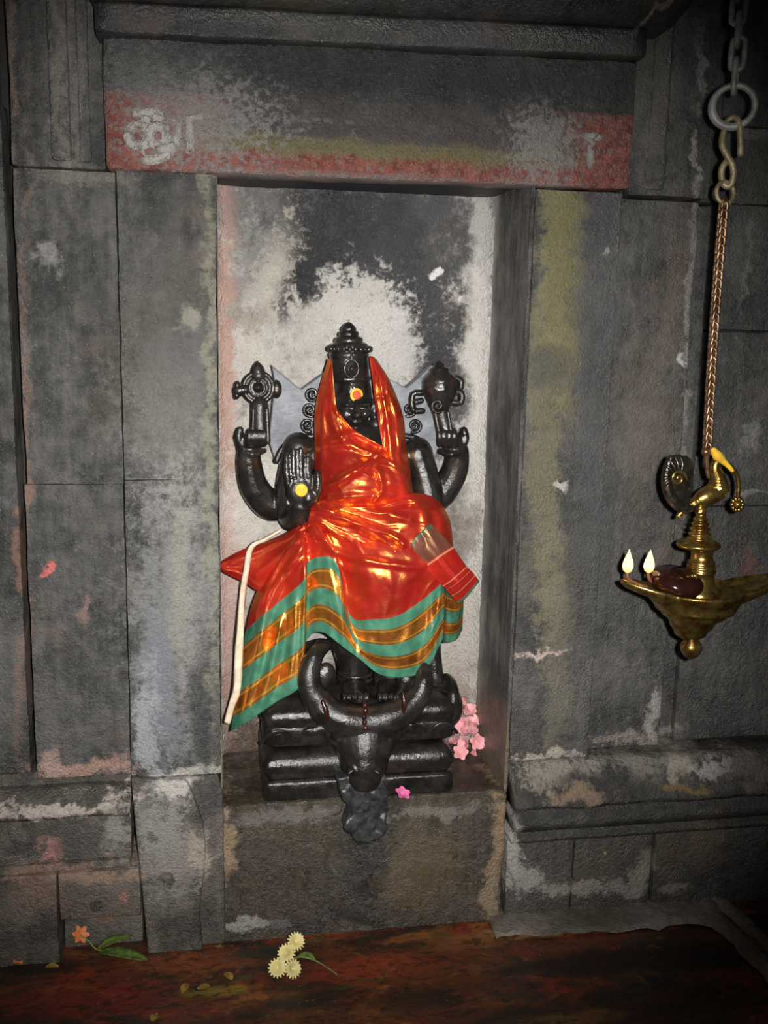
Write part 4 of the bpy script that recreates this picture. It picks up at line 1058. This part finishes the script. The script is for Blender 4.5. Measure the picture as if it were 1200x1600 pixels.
# iron chain
ic = empty('iron_chain', L(1153, 12)); tag(ic, 'dull grey iron link chain coming down from above the big ring', 'chain')
def link_mesh(w, h, r):
    pts = []
    for k in range(16):
        a = 2*math.pi*k/16; x = math.cos(a)*w; z = math.sin(a)*w+(h-w)*(1 if math.sin(a) > 1e-6 else -1 if math.sin(a) < -1e-6 else 0)
        pts.append((x, 0, z))
    return MB().tube(pts, r, 8, 2, closed=True).mesh('chain_link')
lm = link_mesh(8.5*qL, 21*qL, 4.0*qL)
cpts = [(1156, -60), (1155, -26), (1154.5, 12), (1154, 47), (1153, 84), (1149, 119)]
for i, (x, y) in enumerate(cpts):
    o = link('chain_link', lm, 'iron'); o.location = L(x, y)
    o.rotation_euler = (0, .03, -.42 if i % 2 == 0 else .95)
    if i == 5: o.scale = (1.1, 1, 1.05)
    under(o, ic)
rg = MB(); R = 27.5*qL; rc = L(1146, 166)
pts = [Vector((R*math.cos(a)*.93, -.42*R*math.cos(a), R*math.sin(a)*.98)) for a in [2*math.pi*k/28 for k in range(28)]]
rad = [(4.6+1.6*max(0, math.cos(a-math.pi*1.25)))*qL for a in [2*math.pi*k/28 for k in range(28)]]
ri = MB().tube([rc+p for p in pts], rad, 10, 2, closed=True).obj('iron_ring', 'iron'); tag(ri, 'thick round iron ring between the link chain and the hook', 'ring')
hk = MB().tube([L(1157, 240, -.006), L(1157, 215, -.008), L(1155, 193, -.006), L(1148, 184, 0), L(1137, 189, .006), L(1131, 205, .006), L(1128, 225, .004), L(1135, 242, 0), L(1144, 257, -.004), L(1146, 275, -.004), L(1141, 290, 0), L(1133, 290, .004), L(1128, 280, .006), L(1128, 264, .006), L(1135, 252, .006)], 4.6*qL, 10, 4).obj('s_hook', 'hook')
tag(hk, 'yellowish bent iron hook hanging through the big ring', 'hook')
lc = empty('braided_chain', L(1105, 700)); tag(lc, 'long thin coppery braided chain holding the brass lamp', 'chain')
o = MB().tube([L(1133, 301)+Vector((13*qL*math.cos(a), .2*13*qL*math.sin(a), 15*qL*math.sin(a))) for a in [2*math.pi*k/18 for k in range(18)]], 3.2*qL, 8, 2, closed=True).obj('end_ring', 'hook', lc)
lm2 = link_mesh(5.2*qL, 8.6*qL, 2.5*qL)
NL = 58
for i in range(NL):
    t = i/(NL-1); x = 1131+(1105-1131)*t - 2*math.sin(t*math.pi); y = 318+(702-318)*t
    o = link('chain_link', lm2, 'chain_brass'); o.location = L(x, y); o.rotation_euler = (0.15, .06, .75 if i % 2 == 0 else -.75); under(o, lc)

lamp = empty('hanging_oil_lamp', L(1080, 1030)); tag(lamp, 'brass hanging oil lamp with a peacock finial and two lit wicks', 'oil lamp')
cx = 1088
# dish: round bowl with two opposite spouts
def dish():
    c0 = L(cx, 917); V = []; F = []; n = 96
    def rim(a):
        r = 72.0
        for a0, ln in ((math.radians(186), 128), (math.radians(-6), 138), ):
            d = abs((a-a0+math.pi) % (2*math.pi)-math.pi); 
            r = max(r, ln*max(0, 1-(d/.62))**1.0+72*min(1, d/.62)) if d < .62 else r
        return r
    prof_out = [(1.0, 0.0), (1.015, -3), (.99, -8), (.93, -14), (.80, -24)]
    rings = []
    for side in ('in', 'out'):
        pr = [(.55, -16), (.80, -13), (.93, -6), (.97, 0)] if side == 'in' else prof_out
        for s_, h in pr:
            ringp = []
            for k in range(n):
                a = 2*math.pi*k/n; r = rim(a)
                rr = r*s_ if s_ > .9 else (s_*72+(r-72)*max(0, s_-.55)*1.6)
                lift = 20*max(0, (r-72)/60)
                V.append(c0+Vector((rr*math.cos(a), rr*math.sin(a)*1.0, h+lift*(1 if s_ > .9 else .7)))*qL); ringp.append(len(V)-1)
            rings.append(ringp)
    for h, r in ((-30, 60), (-34, 58), (-36, 50), (-40, 49), (-44, 46), (-48, 38), (-56, 33), (-60, 32), (-64, 28), (-70, 24), (-74, 23), (-78, 16), (-82, 10)):
        rings.append([]); 
        for k in range(n):
            a = 2*math.pi*k/n; V.append(c0+Vector((r*math.cos(a)-4*min(1, (-h-28)/40), r*math.sin(a), h))*qL); rings[-1].append(len(V)-1)
    for i in range(len(rings)-1):
        for k in range(n): F.append((rings[i][k], rings[i][(k+1) % n], rings[i+1][(k+1) % n], rings[i+1][k]))
    F.append(tuple(rings[0])); F.append(tuple(reversed(rings[-1])))
    return MB().add(V, F)
dish().obj('dish', 'brass', lamp)
bc = L(1080, 1012)
MB().lathe(bc, [(.001, -19*qL), (4*qL, -17*qL), (10*qL, -13*qL), (15*qL, -6*qL), (16.5*qL, 0), (15*qL, 7*qL), (10*qL, 13*qL), (8*qL, 20*qL), (9*qL, 34*qL)], 24).obj('bottom_knob', 'brass', lamp)
sc_ = L(1092, 928)
pr = [(30, -6), (32, 0), (30, 6), (24, 14), (20, 24), (19, 32), (22, 34), (22, 37), (20, 38), (21, 40), (21, 44), (19, 45), (20, 47), (20, 50), (17, 52), (16, 60), (17, 66), (18, 70), (18, 80)]
MB().lathe(sc_, [(r*qL, h*qL) for r, h in pr], 32).obj('stem', 'brass', lamp)
fc = L(1091, 853)
MB().lathe(fc, [(r*qL, h*qL) for r, h in [(16, -6), (30, -2), (32.5, 1), (32, 4), (26, 8), (18, 11), (12, 12)]], 32).obj('drip_flange', 'brass', lamp)
mb = MB().lathe(L(1092, 845), [(r*qL, h*qL) for r, h in [(12, -4), (13, 0), (17, 1.5), (17.5, 4.5), (13, 6), (13, 7.5), (16, 9), (16.5, 12), (12, 13.5), (12, 15), (14.5, 16.5), (15, 19.5), (10.5, 21), (10.5, 22.5), (12.5, 24), (13, 27), (9, 28.5), (9, 30), (10.5, 31), (10.5, 34), (7.5, 36), (7, 44), (9, 50)]], 24)
mb.obj('ringed_neck', 'brass', lamp)
# peacock
b = MB()
b.ell(L(1108, 774), (27*qL, .017, 15*qL), Quaternion((0, 1, 0), -.45)); b.ell(L(1122, 764), (16*qL, .015, 17*qL))
b.tube([L(1124, 762), L(1121, 745), L(1117, 730), L(1122, 718)], [15*qL, 11.5*qL, 9*qL, 8*qL], 12); b.ell(L(1123, 722), (10*qL, .010, 9*qL))
b.tube([L(1085, 786), L(1070, 796), L(1060, 806)], [9*qL, 6*qL, 4*qL], 8)
b.tube([L(1094, 786), L(1094, 800)], [6*qL, 8*qL], 8)
pk = link('peacock', remeshed(b, .0013, 1, 'peacock'), 'brass'); under(pk, lamp)
def sub(o):                       # a sub-part of the peacock
    o.parent = pk; o.matrix_parent_inverse = Matrix.Identity(4); return o
for k in range(3):
    y = 748+k*5; sub(ring(L(1122, y), (11+k*1.5)*qL, 1.6*qL, 16, 'z').obj('neck_ring', 'brass'))
sub(MB().tube([L(1128, 720, -.004), L(1140, 728, -.004), L(1151, 742, -.004), L(1154, 758, -.004), L(1153, 776, -.004)], [4*qL, 4*qL, 3.6*qL, 3.4*qL, 3*qL], 8).obj('garland_in_beak', 'brass'))
mb = MB()
for k in range(10):
    a = 2*math.pi*k/10; mb.ell(L(1152+8*math.cos(a), 788+9*math.sin(a), .003*math.sin(3*a)), 4*qL, nu=8, nv=6)
mb.ell(L(1152, 788, -.004), 7*qL, nu=10, nv=8)
sub(mb.obj('flower_pendant', 'brass'))
sub(MB().tube([L(1115, 704, -.006), L(1121, 712, -.009), L(1128, 719, -.008)], [5*qL, 8*qL, 6*qL], 8).tube([L(1124, 716, -.009), L(1136, 726, -.009), L(1144, 735, -.009)], [6*qL, 4*qL, 3*qL], 8).obj('turmeric_smear', 'turmeric'))
sub(MB().tube([L(1107, 745, .002), L(1104, 728, .002), L(1104, 708, .0)], [3*qL, 3.5*qL, 5*qL], 8).ell(L(1103, 706), 7*qL, nu=10, nv=8).obj('suspension_loop', 'chain_brass'))
# tail: a shell-like fan curling up, ribbed
tb = MB()
tb.tube([L(1090, 786), L(1070, 794), L(1052, 782), L(1042, 760), L(1042, 735), L(1048, 716)], [7*qL, 9*qL, 9*qL, 8*qL, 7*qL, 5*qL], 10)
tb.ell(L(1058, 745), (22*qL, .007, 34*qL), Quaternion((0, 1, 0), -.1)); tb.ell(L(1068, 735), (15*qL, .007, 22*qL)); tb.ell(L(1062, 775), (18*qL, .007, 16*qL))
tl = link('tail', remeshed(tb, .0013, 1, 'tail'), 'dark_brass'); sub(tl)
for k in range(7):
    a = math.radians(62+k*22)
    sub(MB().tube([L(1060+9*math.cos(a), 748-9*math.sin(a), -.008), L(1060+20*math.cos(a+.15), 746-22*math.sin(a+.15), -.008), L(1059+24*math.cos(a+.3), 746-33*math.sin(a+.3), -.004)], [2.2*qL, 2.8*qL, 2.0*qL], 6, 3).obj('tail_rib', 'dark_brass'))
sub(MB().tube([L(1060+(13-11*t)*math.cos(t*9), 748-(13-11*t)*math.sin(t*9), -.010) for t in [k/12 for k in range(13)]], 2.4*qL, 6, 3).obj('tail_scroll', 'brass'))
# oil cup standing in the dish
oc = L(1050, 912)
cup = MB().lathe(oc+Vector((0, -.012, -.004)), [(r*qL, h*qL) for r, h in [(10, -9), (22, -8), (33, -2), (38, 6), (39, 12), (37, 18), (31, 23), (21, 27), (10, 28.5), (2, 29)]], 32, axis=(.12, -.25, 1)).obj('oil_cup', 'oil')
tag(cup, 'small dark glossy oil vessel sitting in the brass lamp dish', 'oil cup')
# wicks and flames
for i, (x, y, h) in enumerate(((980, 897, 34), (1013, 897, 33))):
    MB().tube([L(x+30, 917), L(x+14, 912), L(x+3, 906), L(x, 899), L(x, 893)], [2.6*qL, 3*qL, 3.2*qL, 3*qL, 1.8*qL], 8).obj('wick', 'wick', lamp)
    fp = L(x, y-1)
    prof = [(1, 0), (6, 4), (8, 10), (7.6, 15), (6, 21), (3.8, 27), (1.8, 32), (.3, h+3)]
    fo = MB().lathe(fp, [(r*qL, hh*qL) for r, hh in prof], 16, axis=(.03, 0, 1)).obj('flame', 'flame', lamp)
    ld = bpy.data.lights.new('flame_light', 'POINT'); lo = bpy.data.objects.new('flame_light', ld); COL.objects.link(lo)
    ld.energy = .3; ld.color = (1, .42, .14); ld.shadow_soft_size = .008; lo.location = fp+Vector((0, 0, 20*qL)); under(lo, lamp)

# ------------------------------------------------------------------ flowers and leaves
def petal_mesh(n, R, w, lift, mat, curl=.3, layers=1, name='flower'):
    mb = MB()
    for l in range(layers):
        for k in range(n):
            a = 2*math.pi*(k+l*.5)/n; ca, sa = math.cos(a), math.sin(a); Rl = R*(1-.22*l); lf = lift+l*.35
            V = []; rows = 5
            for i in range(rows+1):
                t = i/rows; ww = w*math.sin(math.pi*(.12+.80*t))**.8*(1-.15*t); rr = Rl*t; z = Rl*(lf*t+curl*t*(1-t))
                for s_ in (-1, 0, 1):
                    x, y = rr, s_*ww; zz = z+abs(s_)*ww*.25
                    V.append((x*ca-y*sa, x*sa+y*ca, zz+l*R*.05))
            F = [(i*3+j, i*3+j+1, (i+1)*3+j+1, (i+1)*3+j) for i in range(rows) for j in range(2)]
            mb.add(V, F)
    mb.ell((0, 0, R*.06), (R*.13, R*.13, R*.1), nu=8, nv=6)
    me = mb.mesh(name); me.materials.append(MAT[mat])
    return me
def flower(name, me, loc, rot, sc, label, cat, group=None, stem=None):
    o = link(name, me); o.location = loc; o.rotation_euler = rot; o.scale = (sc,)*3
    tag(o, label, cat, group); return o
pm = petal_mesh(5, .022, .010, .55, 'pink', layers=2)
pile = []
spots = [(718, 1176), (735, 1178), (747, 1170), (712, 1162), (728, 1162), (743, 1158), (720, 1148), (735, 1146), (747, 1143), (724, 1132), (738, 1128), (726, 1116), (736, 1112), (727, 1102)]
for i, (x, y) in enumerate(spots):
    p = at(x, y, .18+.02*math.sin(i*2.1)+(1180-y)*.0006)
    flower('pink_flower', pm, p, (1.0+.4*math.sin(i*1.7), .3*math.sin(i*2.3), i*1.3), .85+.15*math.sin(i*3.1), {13: 'topmost pink flower of the heap right of the pedestal', 0: 'lowest pink flower of the heap, touching the pedestal side', 2: 'lowest pink flower of the heap on the reveal side'}.get(i, 'wilted pink flower inside the heap right of the pedestal'), 'flower', 'pink flowers heaped in the niche corner')
p = atz(629, 1250, .297)
flower('magenta_flower', petal_mesh(5, .017, .008, .45, 'magenta'), p+Vector((0, .01, .006)), (.5, .1, .4), 1, 'single magenta flower on the ledge before the pedestal', 'flower')
def floor_pt(px, py, h=0): return atz(px, py, h)
f1 = empty('orange_flower', floor_pt(124, 1476)); tag(f1, 'orange flower on a stem with two green leaves by the left base', 'flower')
o = link('bloom', petal_mesh(6, .018, .006, .5, 'orange')); o.location = floor_pt(124, 1461, .03); o.rotation_euler = (.9, .3, .3); under(o, f1)
MB().tube([floor_pt(126, 1462, .03), floor_pt(140, 1472, .02), floor_pt(152, 1484, .008), floor_pt(180, 1488, .008)], [.002, .002, .002, .0015], 6).obj('stem', 'stem', f1)
def leaf(pts, w, parent, h=.006, name='leaf'):
    mb = MB(); P = [Vector(p) for p in pts]; Q = []; n = len(P)
    for i in range(n-1):
        for k in range(4): Q.append(cr(P[max(i-1, 0)], P[i], P[i+1], P[min(i+2, n-1)], k/4))
    Q.append(P[-1]); N = len(Q); V = []
    for i in range(N):
        t = (Q[min(i+1, N-1)]-Q[max(i-1, 0)]).normalized(); nn = Vector((-t.y, t.x, 0)).normalized(); ww = w*math.sin(math.pi*(.03+.94*i/(N-1)))**.8
        for s_ in (-1, -.5, 0, .5, 1): V.append(Q[i]+nn*ww*s_+Vector((0, 0, abs(s_)*ww*.35)))
    F = [(i*5+j, i*5+j+1, (i+1)*5+j+1, (i+1)*5+j) for i in range(N-1) for j in range(4)]
    mb.add(V, F); o = mb.obj(name, 'leaf', parent)
    s = o.modifiers.new('t', 'SOLIDIFY'); s.thickness = .0008; return o
leaf([floor_pt(150, 1485, .008), floor_pt(172, 1472, .02), floor_pt(205, 1462, .02)], .013, f1); leaf([floor_pt(152, 1487, .006), floor_pt(185, 1490, .016), floor_pt(230, 1500, .006)], .017, f1)
flower('small_orange_flower', petal_mesh(5, .013, .006, .4, 'orange'), floor_pt(30, 1499, .006), (.5, 0, .2), 1, 'small faded orange flower at the far left edge of the floor', 'flower')
ym = petal_mesh(16, .020, .0032, .35, 'yellow', layers=3, curl=.5)
yf = empty('yellow_flower', floor_pt(450, 1500)); tag(yf, 'pale yellow flowers on one green stem lying on the wet floor', 'flower')
for px, py, h, r in ((461, 1472, .024, (.75, .35, 0)), (449, 1490, .024, (.85, -.25, -.2)), (434, 1512, .020, (.95, -.35, .1)), (455, 1514, .019, (.95, .3, .3))):
    o = link('bloom', ym); o.location = floor_pt(px, py, h); o.rotation_euler = r; o.scale = (.95,)*3; under(o, yf)
MB().tube([floor_pt(455, 1500, .012), floor_pt(470, 1495, .012), floor_pt(495, 1502, .006), floor_pt(526, 1522, .004)], .0018, 6).obj('stem', 'stem', yf)
leaf([floor_pt(466, 1494, .012), floor_pt(480, 1492, .014), floor_pt(492, 1500, .008)], .008, yf)
pt = petal_mesh(1, .022, .009, .1, 'oldpetal')
for i, (x, y, lab) in enumerate([(310, 1545, 'ochre fallen petal nearest the yellow flowers on their left'), (285, 1550, 'ochre fallen petal at the left end of the small scatter'), (362, 1530, 'ochre fallen petal behind the small scatter, nearest the ledge'), (90, 1510, 'ochre fallen petal below the orange flower stem'), (245, 1585, 'ochre fallen petal nearest the bottom edge of the picture')]):
    flower('fallen_petal', pt, floor_pt(x, y, .004), (0, 0, i*1.1), 1, lab, 'petal', 'ochre petals on the wet floor')
